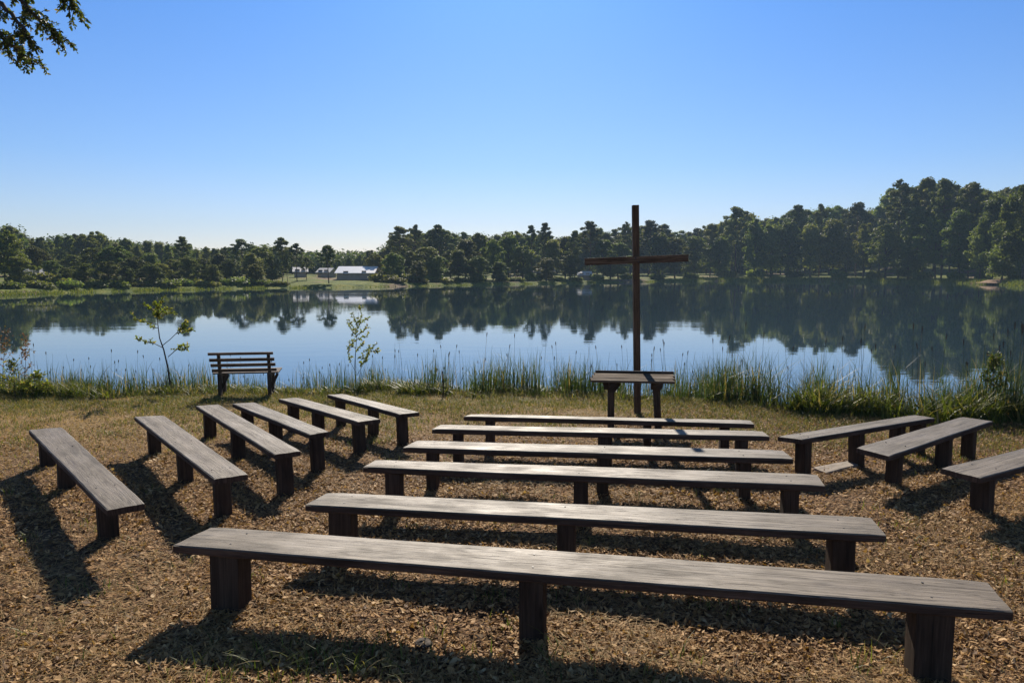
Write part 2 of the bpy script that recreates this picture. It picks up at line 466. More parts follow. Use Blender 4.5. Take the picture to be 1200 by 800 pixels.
nx, ny = len(pxs), len(ds)
i = np.arange(nx * ny).reshape(ny, nx)
faces = np.stack([i[:-1, :-1], i[:-1, 1:], i[1:, 1:], i[1:, :-1]], -1).reshape(-1, 4)
me = np_mesh('far_shore', np.stack([X, DEP, Z], -1).reshape(-1, 3), faces, smooth=True)
def far_material():
    m, nt, out = new_mat('far_lawn')
    tc = N(nt, 'ShaderNodeTexCoord'); P = tc.outputs['Object']
    def noise(scale, detail=6, dist=0.0):
        t = N(nt, 'ShaderNodeTexNoise', Scale=scale, Detail=detail, Distortion=dist)
        nt.links.new(P, t.inputs['Vector']); return t.outputs[0]
    grass = ramp(nt, noise(0.4, 8), [(0.35, (0.045, 0.07, 0.012)), (0.5, (0.10, 0.13, 0.018)), (0.7, (0.21, 0.20, 0.04))])
    soil = ramp(nt, noise(1.2, 8), [(0.3, (0.10, 0.065, 0.04)), (0.7, (0.28, 0.2, 0.13))])
    f = ramp(nt, noise(0.07, 5, 0.6), [(0.54, g(0)), (0.60, g(1))])
    c = mix(nt, f, grass, soil)
    p = N(nt, 'ShaderNodeBsdfPrincipled', Roughness=0.95); p.inputs['Specular IOR Level'].default_value = 0.1
    nt.links.new(c, p.inputs['Base Color'])
    b = N(nt, 'ShaderNodeBump', Strength=1.0, Distance=0.25)
    nt.links.new(noise(2.5, 8), b.inputs['Height']); nt.links.new(b.outputs[0], p.inputs['Normal'])
    nt.links.new(p.outputs[0], out.inputs[0])
    return m
tag(link_mesh('far_shore', me, far_material()), 'grassy far bank and rising hill across the lake', 'ground', kind='structure')

# water
def water_material():
    m, nt, out = new_mat('lake_water')
    tc = N(nt, 'ShaderNodeTexCoord'); P = tc.outputs['Object']
    def noise(sx, sy, scale, detail=3, dist=0.0):
        mp = N(nt, 'ShaderNodeMapping'); mp.inputs['Scale'].default_value = (sx, sy, 1)
        nt.links.new(P, mp.inputs[0])
        t = N(nt, 'ShaderNodeTexNoise', Scale=scale, Detail=detail, Distortion=dist)
        nt.links.new(mp.outputs[0], t.inputs['Vector']); return t.outputs[0]
    p = N(nt, 'ShaderNodeBsdfPrincipled', Roughness=0.02)
    p.inputs['IOR'].default_value = 1.85
    p.inputs['Base Color'].default_value = (0.022, 0.045, 0.062, 1)
    area = ramp(nt, noise(0.6, 1.4, 0.05, 3), [(0.42, g(0.15)), (0.6, g(0.8)), (0.72, g(1.9))])
    h = mathn(nt, 'ADD', mathn(nt, 'MULTIPLY', noise(0.5, 1.3, 1.1, 2, 0.3), 1.0), mathn(nt, 'MULTIPLY', noise(0.7, 1.5, 4.5, 2), 0.16))
    h = mathn(nt, 'MULTIPLY', h, area)
    b = N(nt, 'ShaderNodeBump', Strength=1.0, Distance=0.0055)
    nt.links.new(h, b.inputs['Height']); nt.links.new(b.outputs[0], p.inputs['Normal'])
    nt.links.new(p.outputs[0], out.inputs[0])
    return m
W = 1500
me = np_mesh('lake', [(-W, 5, WATER_Z), (W, 5, WATER_Z), (W, 900, WATER_Z), (-W, 900, WATER_Z)], [[0, 1, 2, 3]])
tag(link_mesh('lake_water', me, water_material()), 'still blue lake mirroring the trees', 'water', kind='structure')

# ------------------------------------------------------------------ benches
def plank_mesh(name, c4, top_z, th, seed):
    """c4: four top corners (front-left, front-right, back-right, back-left) in world xy.
    sweeps a chamfered section from end to end with worn, uneven edges"""
    rn = random.Random(seed)
    a0, b0, b1, a1 = [Vector((p[0], p[1], 0)) for p in c4]   # a0->b0 front edge, a1->b1 back edge
    L = ((b0 - a0).length + (b1 - a1).length) / 2
    n = max(10, int(L / 0.12))
    w0 = (a1 - a0).length; w1 = (b1 - b0).length
    ph = [rn.uniform(0, 9) for _ in range(6)]
    verts, uvs_v = [], []
    ch = 0.009
    prof = [(0, -ch), (ch * 1.1, 0), (0.2, 0), (0.5, 0), (0.8, 0), (-ch * 1.1, 0), (1, -ch), (1, -th + ch), (-ch, -th), (0.5, -th), (ch, -th), (0, -th + ch)]
    K = len(prof)
    sag = rn.uniform(0.0, 0.003)
    for i in range(n + 1):
        t = i / n
        e = 0.006 if i in (0, n) else 0
        f = a0.lerp(b0, t); bk = a1.lerp(b1, t)
        s = t * L
        f = f + (f - bk).normalized() * (0.0015 * math.sin(s * 3 + ph[0]) + 0.0012 * math.sin(s * 17 + ph[1]) - e)
        bk = bk + (bk - f).normalized() * (0.002 * math.sin(s * 2.6 + ph[2]) + 0.0012 * math.sin(s * 15 + ph[3]) - e)
        w = (bk - f).length
        for q, dz in prof:
            if q < 0: q = 1 + q / w
            elif 0 < q < 0.1: q = q / w
            z = top_z + dz + 0.0012 * math.sin(s * 1.7 + ph[4] + q * 2.5) - sag * math.sin(math.pi * t * 2) ** 2
            if dz == 0 and 0.1 < q < 0.9: z += 0.002 * math.sin(q * 9 + s * 3 + ph[5])
            if dz == 0: z -= e * 0.7
            if dz == -th: z += e * 0.7
            p = f.lerp(bk, q)
            verts.append((p.x, p.y, z))
    per = [0]
    for k in range(K):
        q0, z0 = prof[k]; q1, z1 = prof[(k + 1) % K]
        f_ = lambda q: (1 + q / w0 if q < 0 else (q / w0 if 0 < q < 0.1 else q)) * w0
        per.append(per[-1] + math.hypot(f_(q1) - f_(q0), z1 - z0))
    me = bpy.data.meshes.new(name)
    F, U, MI = [], [], []
    for i in range(n):
        for k in range(K):
            k2 = (k + 1) % K
            F.append([i * K + k, (i + 1) * K + k, (i + 1) * K + k2, i * K + k2])
            u0, u1 = L * i / n, L * (i + 1) / n
            U += [(u0, per[k]), (u1, per[k]), (u1, per[k + 1]), (u0, per[k + 1])]
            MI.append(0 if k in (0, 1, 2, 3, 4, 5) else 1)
    for base in (0, n * K):
        idx = list(range(base, base + K))
        if base: idx = idx[::-1]
        F.append(idx)
        for j in idx:
            q, dz = prof[j % K]
            U.append((dz * 0.6, (q if q >= 0 else 1 + q) * w0))
        MI.append(1)
    F = [f[::-1] for f in F]
    # reverse uv per face to match
    U2, p = [], 0
    for f in F:
        U2 += U[p:p + len(f)][::-1]; p += len(f)
    me.from_pydata(verts, [], F)
    uv = me.uv_layers.new(name='UVMap')
    uv.data.foreach_set('uv', np.array(U2, dtype=np.float32).ravel())
    me.polygons.foreach_set('material_index', np.array(MI, dtype=np.int32))
    me.polygons.foreach_set('use_smooth', np.array([False] * len(F)))
    me.update()
    return me

SEAT, TH = 0.485, 0.062
GROUP_B = 'plank benches set out facing the cross'
LEGS = []
def plank_bench(corners_px, legs, label, seed, leg_along=None, leg_across=0.18, group=GROUP_B, th=TH):
    """corners_px: front-left, front-right, back-right, back-left of the top; legs: (px centre, px width, lean)"""
    c = [at(x, y, SEAT) for x, y in corners_px]
    m0 = (c[0] + c[3]) / 2; m1 = (c[1] + c[2]) / 2
    ctr = (m0 + m1) / 2; ctr.z = 0
    root = empty('plank_bench', (ctr.x, ctr.y, 0))
    tag(root, label, 'bench', group)
    me = plank_mesh('seat', [(p - ctr) for p in c], SEAT, th, seed)
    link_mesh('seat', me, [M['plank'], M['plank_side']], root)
    d = (m1 - m0).normalized(); nrm = Vector((-d.y, d.x, 0))
    rn = random.Random(seed * 3 + 1)
    W0 = (c[3] - c[0]).length
    for (px, wpx, lean) in legs:
        # where along the centre line does a post of this bench project to px?
        best, bt = 1e9, 0.5
        for k in range(401):
            t = k / 400 * 1.0
            p = m0.lerp(m1, t); p.z = 0.22
            e = abs(px_of(p) - px)
            if e < best: best, bt = e, t
        p = m0.lerp(m1, bt)
        al = leg_along if leg_along else wpx * 0.92 * p.y / F_PX
        ac = leg_across * rn.uniform(0.95, 1.05)
        mb = MB()
        if leg_along is None:      # posts of the long rows stand under the front edge
            p = p - nrm * (W0 / 2 - ac / 2 - 0.035)
        LEGS.append((p.x, p.y))
        top = Vector((p.x - ctr.x, p.y - ctr.y, SEAT - th + 0.006))
        bot = Vector((p.x - ctr.x, p.y - ctr.y, -0.09)) + d * lean + nrm * rn.uniform(-0.012, 0.012)
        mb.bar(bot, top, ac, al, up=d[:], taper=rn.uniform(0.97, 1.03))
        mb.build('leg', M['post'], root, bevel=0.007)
        if p.y < 8.5:
            for q in (-0.26, 0.27):
                nb = MB(); cn = Vector((m0.lerp(m1, bt).x - ctr.x, m0.lerp(m1, bt).y - ctr.y, SEAT)) + nrm * q * W0 + d * rn.uniform(-0.03, 0.03)
                nb.tube([cn + Vector((0, 0, -0.01)), cn + Vector((0, 0, 0.0035))], [0.0075, 0.007], 8)
                nb.build('bolt', M['iron'], root)
    return root, c

B = []
# six on the left, nearest first
B.append(plank_bench([(125, 597), (33, 503), (73, 500), (170, 589)], [(125, 30, 0), (78, 24, 0), (52, 19, 0)],
    'weathered plank bench at far left, the nearest of the slanting left row', 1, 0.11, 0.165))
B.append(plank_bench([(251, 561), (157, 488), (192, 486), (291, 555)], [(260, 22, 0), (216, 20, 0), (180, 16, 0)],
    'weathered plank bench in the left row, second nearest the camera', 2, 0.10, 0.155))
B.append(plank_bench([(321, 532), (229, 475), (257, 473.5), (353, 528)], [(333, 20, -0.03), (279, 15, 0), (246, 14, 0.03)],
    'weathered plank bench in the left row, third from the camera with splayed end legs', 3, 0.10, 0.16))
B.append(plank_bench([(363, 509), (272, 472.5), (298, 471), (386, 505)], [(371, 17, -0.05), (323, 15, 0), (290, 13, 0)],
    'weathered plank bench in the left row, fourth from the camera', 4, 0.10, 0.155))
B.append(plank_bench([(419, 494), (326, 467), (349, 465.5), (446, 490.5)], [(420, 16, -0.04), (373, 13, 0), (344, 11, 0)],
    'weathered plank bench in the left row, second from its far end', 5, 0.10, 0.155))
B.append(plank_bench([(468, 485), (383, 462), (402, 461), (492, 482.5)], [(471, 11, -0.04), (438, 11, 0.03), (399, 11, 0)],
    'weathered plank bench in the left row, the farthest and rightmost of that row', 6, 0.09, 0.14))
# six across the middle, farthest first
B.append(plank_bench([(543, 487.5), (884, 496.5), (879, 492), (553, 484.8)], [(574.5, 11, 0), (758, 10, 0), (849, 11, 0)],
    'long plank bench across the middle, farthest back and nearest the wooden altar table', 7, None, 0.15))
B.append(plank_bench([(506, 502.5), (902, 511), (893, 504.5), (517, 497)], [(538, 12, 0), (709, 18, 0), (868, 14, 0)],
    'long plank bench across the middle, second from the altar table', 8, None, 0.15))
B.append(plank_bench([(472, 524), (930, 537.5), (917, 527), (489, 515.5)], [(509, 14, 0), (706, 15, 0), (870, 15, 0)],
    'long plank bench across the middle, third from the altar table', 9, None, 0.15))
B.append(plank_bench([(425, 547), (967, 569), (957, 555), (441, 538)], [(464, 20, 0), (681, 18, 0), (923, 19, 0)],
    'long plank bench across the middle, fourth from the altar table', 10, None, 0.15))
B.append(plank_bench([(357, 591), (1039, 627), (1020, 605.5), (384, 576.5)], [(405, 30, 0), (664, 23, 0), (981, 29, 0)],
    'long plank bench across the middle, second from the camera', 11, None, 0.17))
B.append(plank_bench([(201.5, 638.5), (1188, 716.5), (1156, 680), (249, 616.5)], [(278, 40, 0), (627, 32, 0), (1084, 46, 0.0)],
    'long grey plank bench closest to the camera, crossing the whole foreground', 12, None, 0.17))
# three on the right
B.append(plank_bench([(911, 511), (1071, 485.5), (1096, 489.5), (940, 514.5)], [(941, 16, 0.02), (1003, 16, 0.02), (1051, 15, 0), (1075, 12, 0)],
    'weathered plank bench on the right, the farthest of three, nearest the reeds', 13, 0.12, 0.15))
B.append(plank_bench([(1003, 524), (1127, 488), (1164, 493), (1042, 534)], [(1048, 18, 0), (1106, 18, 0), (1135, 16, 0)],
    'weathered plank bench on the right, the middle one of three', 14, 0.11, 0.155))
B.append(plank_bench([(1102, 548), (1290, 503), (1325, 512), (1149, 559.5)], [(1151, 26, 0), (1230, 22, 0), (1275, 20, 0)],
    'weathered plank bench cut off by the right edge of the photo', 15, 0.12, 0.17))
for r, c in B:
    print('bench', [round((c[i] - c[(i + 1) % 4]).length, 2) for i in range(4)], 'y', round(c[0].y, 1))

# ------------------------------------------------------------------ cross
foot = at(747.5, 484, 0.0)
YC = foot.y
k = YC / F_PX
root = empty('wooden_cross', foot)
tag(root, 'tall brown wooden cross standing on the shore behind the altar table', 'cross')
top = at_y(744.5, 240.5, YC) - foot
mb = MB()
mb.bar((0, 0, -0.3), (top.x, 0, top.z), 0.108, 0.11, up=(0, 1, 0))
mb.build('post', M['cross'], root, bevel=0.006)
l = at_y(684.5, 307, YC) - foot; r = at_y(805, 302.5, YC) - foot
mb = MB()
mb.bar((l.x, -0.085, l.z), (r.x, -0.085, r.z), 0.118, 0.05, up=(0, 1, 0))
mb.build('crossarm', M['crossarm'], root, bevel=0.004)
mid = (l + r) / 2
for dx, dz in ((-0.025, 0.03), (0.03, -0.03)):
    t = (top.x * 0.76 - l.x) / (r.x - l.x)
    b = MB(); z0 = l.z + (r.z - l.z) * t + dz
    b.tube([(top.x * 0.76 + dx, -0.112, z0), (top.x * 0.76 + dx, -0.125, z0)], [0.012, 0.012], 8)
    b.build('bolt', M['iron'], root)

# ------------------------------------------------------------------ altar table in front of the cross
cx = at(742, 505, 0)
root = empty('altar_table', (cx.x, 11.0, 0))
tag(root, 'small brown wooden altar table with two post legs in front of the cross', 'table')
def alt(px, py, Y): return at_y(px, py, Y) - Vector((cx.x, 11.0, 0))
fl, fr = alt(691, 446.5, 10.72), alt(789.5, 448.5, 10.72)
bl, br = alt(697.5, 437.5, 11.28), alt(789.5, 439, 11.28)
for a, b_ in ((0, 0.325), (0.338, 0.66), (0.673, 1)):
    mb = MB()
    p0 = fl.lerp(bl, (a + b_) / 2); p1 = fr.lerp(br, (a + b_) / 2)
    wdt = (bl - fl).length * (b_ - a)
    up = (fr - fl).cross(bl - fl)
    mb.bar(p0, p1, wdt, 0.035, up=up[:])
    mb.build('top_board', M['altar'], root, bevel=0.004)
mb = MB()
e0, e1 = bl.lerp(fl, -0.03), br.lerp(fr, -0.03)
mb.bar(e0 + Vector((0, 0, 0.01)), e1 + Vector((0, 0, 0.01)), 0.03, 0.075, up=(0, 0, 1))
mb.build('back_ledge', M['post'], root, bevel=0.003)
for (pt, pb, side) in ((716, 716, -1), (768.5, 772, 1)):
    t = alt(pt, 452, 11.0); b0 = alt(pb, 505, 11.0)
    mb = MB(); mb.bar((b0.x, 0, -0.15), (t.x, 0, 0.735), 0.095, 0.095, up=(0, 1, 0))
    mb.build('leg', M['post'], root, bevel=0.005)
    mb = MB()     # bearer under the top with a cut-away gusset
    mb.bar((t.x, -0.25, 0.71), (t.x, 0.25, 0.752), 0.11, 0.07, up=(0, 0, 1))
    pr = [(-0.135 if side < 0 else -0.09, 0.735), (0.135 if side < 0 else 0.10, 0.735), (0.135 if side < 0 else 0.10, 0.69), (0.055, 0.58), (-0.055, 0.58 if side < 0 else 0.60), (-0.055, 0.62), (-0.115 if side < 0 else -0.09, 0.62)]
    bs = len(mb.v)
    for yy in (-0.062, -0.052 + 0.0):
        for x_, z_ in pr: mb.v.append((t.x + x_, yy - 0.0, z_))
    n = len(pr)
    mb.poly([bs + q for q in range(n)][::-1]); mb.poly([bs + n + q for q in range(n)])
    for q in range(n):
        mb.poly([bs + q, bs + n + q, bs + n + (q + 1) % n, bs + (q + 1) % n][::-1])
    mb.build('bracket', M['post'], root)

# ------------------------------------------------------------------ slatted park bench
pb = at(288, 464, 0)
root = empty('park_bench', (pb.x, pb.y, 0), math.radians(9))
tag(root, 'dark slatted park bench with a backrest facing the lake', 'bench')
# local frame: x along the bench, y towards the lake (its front), back at y<0
HW = 0.60
def lean(z): return -0.02 - (z - 0.45) * 0.22
for i_, z in enumerate((0.515, 0.62, 0.725, 0.845)):
    mb = MB(); mb.bar((-HW + 0.015 * i_ * -1 , lean(z), z), (HW - 0.015 * i_, lean(z), z), 0.062 if i_ < 3 else 0.052, 0.028, up=(0, 1, 0.22))
    mb.build('back_slat', M['slat'], root, bevel=0.004)
for j, y in enumerate((0.03, 0.125, 0.22, 0.315, 0.41)):
    mb = MB(); mb.bar((-HW + 0.0, y, 0.455 + j * 0.006), (HW + 0.03, y, 0.455 + j * 0.006), 0.082, 0.03, up=(0, 0, 1))
    mb.build('seat_slat', M['slat'], root, bevel=0.004)
for sx in (-0.46, 0.46):
    mb = MB()
    mb.bar((sx, -0.05, -0.06), (sx, -0.01, 0.44), 0.075, 0.13, up=(0, 1, 0), taper=0.75)
    mb.bar((sx, 0.30, -0.06), (sx, 0.36, 0.425), 0.075, 0.10, up=(0, 1, 0), taper=0.75)
    mb.build('leg', M['post'], root, bevel=0.005)
    mb = MB(); mb.bar((sx, -0.06, 0.395), (sx, 0.44, 0.42), 0.055, 0.05, up=(0, 0, 1)); mb.build('seat_rail', M['post'], root)
    mb = MB(); mb.bar((sx, lean(0.42) + 0.03, 0.42), (sx, lean(0.83) + 0.03, 0.83), 0.06, 0.035, up=(0, 1, 0)); mb.build('back_post', M['post'], root)
    s = 1 if sx < 0 else 1
    mb = MB(); mb.bar((sx + 0.02, 0.0, 0.16), (sx + 0.15, 0.0, 0.43), 0.05, 0.06, up=(0, 1, 0)); mb.build('brace', M['post'], root)

# ------------------------------------------------------------------ trees
def leaf_quads(centers, radii, n_per, size, rn, flat=0.0, shell=0.55, stray_share=0.10):
    """random leaf-clump quads filling ellipsoids. centers (K,3), radii (K,3), n_per (K,)"""
    K = len(centers)
    idx = np.repeat(np.arange(K), n_per)
    n = len(idx)
    d = rn.normal(size=(n, 3)); d /= np.linalg.norm(d, axis=1, keepdims=True)
    r = shell + (1.08 - shell) * rn.random(n) ** 0.7
    stray = rn.random(n) < stray_share
    r = np.where(stray, r * rn.uniform(1.05, 1.45, n), r)
    p = centers[idx] + d * radii[idx] * r[:, None]
    # orientation: mostly outward/up, jittered
    nr = d * 0.6 + rn.normal(size=(n, 3)) * 0.7 + np.array([0, 0, 0.35 + flat])
    nr /= np.linalg.norm(nr, axis=1, keepdims=True)
    a = np.cross(nr, rn.normal(size=(n, 3))); a /= np.linalg.norm(a, axis=1, keepdims=True)
    b = np.cross(nr, a)
    s = size * (0.6 + 0.8 * rn.random(n))[:, None]
    as_ = a * s; bs = b * s * (0.45 + 0.3 * rn.random(n))[:, None]
    v = np.stack([p - as_, p - bs * 0.9 + as_ * 0.1, p + as_, p + bs * 1.1 - as_ * 0.1], 1)
    return v.reshape(-1, 3)
def quads_mesh(name, v):
    f = np.arange(len(v)).reshape(-1, 4)
    return np_mesh(name, v, f)

TREE_H = 20.0
def make_tree_proto(kind, seed):
    rn = np.random.default_rng(seed)
    H = TREE_H
    mb = MB()
    cen, rad, num = [], [], []
    bend = rn.uniform(-0.5, 0.5, 2)
    def axis(z):
        t = z / H
        return np.array([bend[0] * math.sin(t * 2.6), bend[1] * math.sin(t * 3.1), z])
    if kind == 'pine':
        r0 = 0.24
        zs = np.linspace(-0.6, H * 0.95, 12)
        mb.tube([axis(z) for z in zs], [r0 * (1 - 0.78 * max(z, 0) / H) for z in zs], 7)
        base = rn.uniform(0.42, 0.58)
        n = int(rn.integers(28, 40))
        for k in range(n):
            t = base + (1 - base) * (k / (n - 1)) ** 0.85
            rel = (t - base) / (1 - base)
            R = (0.55 + 0.9 * math.sin(math.pi * min(1, rel * 0.8 + 0.22))) * 2.6 * rn.uniform(0.45, 1.35)
            if rel > 0.9: R *= 0.45
            an = k * 2.4 + rn.uniform(-0.6, 0.6)
            p0 = axis(H * t * 0.985 - 0.4)
            q = p0 + np.array([math.cos(an) * R, math.sin(an) * R, rn.uniform(0.1, 1.1)])
            mb.tube([p0, (p0 + q) / 2 + np.array([0, 0, -0.1]), q], [0.085, 0.06, 0.03], 4, cap=False)
            s = rn.uniform(0.5, 1.05)
            cen.append(q); rad.append((s * 1.2, s * 1.2, s * 0.72)); num.append(int(230 * s))
            if rn.random() < 0.7:
                q2 = (p0 * 0.45 + q * 0.55) + rn.normal(size=3) * 0.4
                cen.append(q2); rad.append((s * 0.9, s * 0.9, s * 0.5)); num.append(int(170 * s))
        for k in range(4):   # a few dead stubs below
            z = H * rn.uniform(0.25, base); an = rn.uniform(0, 6.28); p0 = axis(z)
            q = p0 + np.array([math.cos(an), math.sin(an), 0.15]) * rn.uniform(0.5, 1.4)
            mb.tube([p0, q], [0.05, 0.02], 4, cap=False)
        size = 0.25
        flat = 0.5
    else:
        r0 = 0.30
        wide = {'oak': 5.2, 'round': 4.4, 'tall': 3.4}[kind]
        base = {'oak': 0.22, 'round': 0.15, 'tall': 0.18}[kind]
        zs = np.linspace(-0.6, H * 0.8, 9)
        mb.tube([axis(z) for z in zs], [r0 * (1 - 0.8 * max(z, 0) / H) for z in zs], 7)
        n = {'oak': 86, 'round': 76, 'tall': 78}[kind]
        lob = rn.uniform(0, 6.28, 4)
        for k in range(n):
            t = base + (1 - base) * (rn.random() ** 0.8)
            rel = (t - base) / (1 - base)
            an = rn.uniform(0, 6.28)
            prof = math.sin(math.pi * min(1.0, 0.14 + rel * 0.80)) ** 0.75
            prof *= 1 + 0.20 * math.sin(2 * an + lob[0]) + 0.15 * math.sin(3 * an + lob[1] + rel * 4)
            R = wide * prof * (0.30 + 0.78 * rn.random() ** 0.6)
            s = rn.uniform(0.5, 1.3) * (1.15 - 0.4 * rel)
            q = axis(H * (base + (0.96 - base) * rel)) + np.array([math.cos(an) * R, math.sin(an) * R, rn.uniform(-0.4, 0.4)])
            cen.append(q); rad.append((s, s, s * 0.72)); num.append(int(230 * s))
            if k % 3 == 0:
                z0 = max(1.0, q[2] * 0.72 - 0.6)
                mb.tube([axis(z0), (axis(z0) + q) / 2 + np.array([0, 0, 0.3]), q], [0.13, 0.08, 0.03], 4, cap=False)
        size = 0.27
        flat = 0.15
        for k in range(26):      # loose fill between the clumps so the crown reads as one mass of leaves
            rel = rn.random(); an = rn.uniform(0, 6.28)
            prof = math.sin(math.pi * min(1.0, 0.16 + rel * 0.78)) ** 0.7
            q = axis(H * (base + (0.93 - base) * rel)) + np.array([math.cos(an), math.sin(an), 0]) * wide * prof * rn.uniform(0.2, 0.8)
            cen.append(q); rad.append((2.1, 2.1, 1.9)); num.append(150)
    crown = quads_mesh('crown', leaf_quads(np.array(cen), np.array(rad), np.array(num), size, rn, flat, 0.35))
    crown.materials.append(M['pine_leaf'] if kind == 'pine' else M['oak_leaf'])
    trunk = mb.mesh('trunk', smooth=True)
    trunk.materials.append(M['bark_pine'] if kind == 'pine' else M['bark'])
    # measured half width for scaling
    c = np.array(cen); r = np.array(rad)
    hw = float(np.percentile(np.abs(c[:, 0]) + r[:, 0] * 0.8, 96))
    topz = float(np.max(c[:, 2] + r[:, 2]))
    return trunk, crown, hw, topz
PROTO = {
    'pine': [make_tree_proto('pine', s) for s in (11, 12, 13, 14, 15)],
    'oak': [make_tree_proto('oak', s) for s in (21, 22, 23)],
    'round': [make_tree_proto('round', s) for s in (31, 32, 33)],
    'tall': [make_tree_proto('tall', s) for s in (41, 42, 43)],
}
TREES = []
def place_tree(kind, px, ytop, off, wpx=None, row='waterside', desc=None):
    dep = float(shore_dist(px)) + off
    zb = float(far_z(px, off))
    x = (px - CX) / F_PX * dep
    top = at_y(px, ytop, dep).z
    h = top - zb
    if h < 2.5: return None
    rnd = random.Random(int(px * 13 + off * 7))
    tr, cr, hw, topz = PROTO[kind][rnd.randrange(len(PROTO[kind]))]
    name = {'pine': 'pine_tree', 'oak': 'oak_tree', 'round': 'leafy_tree', 'tall': 'leafy_tree'}[kind]
    e = empty(name, (x, dep, zb), rnd.uniform(0, 6.28))
    sz = h / topz
    if wpx: sx = wpx / 2 * dep / F_PX / hw
    else: sx = sz * rnd.uniform(0.85, 1.2)
    sx = min(max(sx, sz * 0.55), sz * 1.9)
    e.scale = (sx, sx, sz)
    t = bpy.data.objects.new('trunk', tr); COL.objects.link(t); t.parent = e
    c = bpy.data.objects.new('crown', cr); COL.objects.link(c); c.parent = e
    TREES.append((e, kind, px, row, desc, h))
    return e

TOP = [(-250, 250), (0, 264), (20, 264), (40, 279), (60, 276), (110, 271), (150, 277), (180, 282), (215, 284), (235, 289), (262, 290), (283, 284), (320, 287), (345, 292), (368, 303), (395, 300), (425, 290), (450, 287), (470, 268), (515, 266), (560, 271), (600, 270), (625, 267), (660, 272), (690, 266), (720, 268), (760, 260), (790, 267), (830, 262), (860, 246), (900, 254), (930, 243), (960, 242), (1000, 239), (1025, 238), (1045, 218), (1060, 212), (1100, 211), (1130, 215), (1165, 224), (1200, 212), (1400, 205)]
front = [
 ('oak', 8, 270, 14, 48), ('oak', 44, 288, 30, 34), ('round', 88, 298, 36, 30), ('oak', 112, 290, 24, 44), ('oak', 138, 288, 20, 44),
 ('round', 80, 313, 12, 26), ('tall', 180, 296, 30, 28), ('pine', 217, 277, 26, 24), ('round', 205, 304, 18, 28),
 ('round', 238, 303, 16, 34), ('tall', 260, 297, 26, 26), ('pine', 285, 280, 44, 30), ('oak', 308, 289, 34, 36),
 ('pine', 332, 278, 22, 24), ('pine', 349, 285, 20, 20), ('pine', 360, 301, 26, 14), ('pine', 386, 287, 8, 24),
 ('round', 452, 303, 36, 26), ('oak', 476, 291, 22, 36), ('oak', 499, 289, 18, 36), ('tall', 528, 293, 22, 22),
 ('pine', 470, 265, 46, 30), ('pine', 488, 263, 50, 26), ('pine', 514, 263, 48, 30),
 ('tall', 546, 280, 20, 30), ('tall', 562, 272, 30, 26), ('oak', 578, 280, 18, 30), ('tall', 596, 274, 26, 26),
 ('pine', 622, 264, 30, 20), ('pine', 638, 261, 34, 22), ('round', 612, 288, 18, 28), ('tall', 646, 280, 22, 24),
 ('tall', 662, 276, 26, 24), ('pine', 673, 270, 12, 18), ('pine', 690, 259, 24, 26), ('tall', 706, 280, 14, 26),
 ('round', 724, 284, 14, 28), ('pine', 731, 260, 34, 26), ('pine', 760, 258, 30, 28), ('tall', 772, 272, 18, 26),
 ('oak', 790, 278, 14, 32), ('round', 812, 276, 16, 28), ('pine', 831, 262, 22, 26), ('tall', 842, 276, 12, 24),
 ('pine', 861, 242, 16, 34), ('tall', 882, 255, 16, 26), ('tall', 902, 262, 12, 30), ('pine', 932, 240, 24, 34), ('tall', 922, 258, 10, 28),
 ('pine', 958, 239, 22, 30), ('tall', 948, 262, 10, 28), ('tall', 975, 256, 10, 32), ('pine', 1001, 237, 20, 32), ('oak', 1010, 262, 8, 36),
 ('pine', 1051, 210, 14, 46), ('oak', 1036, 262, 8, 44), ('pine', 1078, 208, 18, 36), ('tall', 1070, 240, 12, 36), ('pine', 1101, 209, 16, 36),
 ('oak', 1094, 250, 10, 44), ('pine', 1132, 213, 16, 40), ('tall', 1122, 245, 8, 36), ('tall', 1160, 228, 14, 40), ('oak', 1146, 262, 7, 38),
 ('oak', 1196, 212, 8, 56), ('round', 1172, 258, 5, 36), ('round', 1062, 296, 4, 34),
 ('round', 24, 300, 9, 34), ('oak', 100, 308, 7, 34), ('round', 128, 306, 6, 30), ('round', 150, 312, 5, 24), ('oak', 178, 309, 6, 28), ('round', 250, 310, 5, 28), ('oak', 302, 309, 7, 26), ('round', 490, 306, 7, 30), ('oak', 560, 300, 8, 30), ('round', 585, 306, 6, 26), ('round', 640, 302, 6, 26), ('oak', 668, 298, 8, 30), ('round', 715, 300, 7, 28),
 ('round', 62, 305, 20, 30), ('oak', 160, 300, 14, 36), ('round', 190, 308, 8, 24), ('oak', 222, 300, 10, 30), ('round', 272, 303, 14, 28), ('tall', 296, 296, 16, 24), ('round', 320, 301, 20, 28), ('pine', 338, 296, 12, 14), ('oak', 440, 298, 30, 26), ('oak', 462, 296, 14, 30), ('round', 512, 300, 12, 28), ('tall', 538, 292, 12, 24),
]
for f_ in front:
    f_ = list(f_)
    if 800 < f_[1] < 1030: f_[3] += 9
    place_tree(*f_, row='waterside')
rb = random.Random(5)
px = -60.0
while px < 1270:
    wl_ = 11 + 4 * rb.random()
    yt = float(lerp_tab(TOP, px)) + rb.uniform(-1, 9)
    kind = rb.choice(['tall', 'oak', 'pine', 'round', 'tall']) if px > 440 else rb.choice(['oak', 'round', 'tall', 'oak'])
    place_tree(kind, px, yt, rb.uniform(58, 85), None, row='back')
    px += wl_ * (0.75 if px > 440 else 0.85)

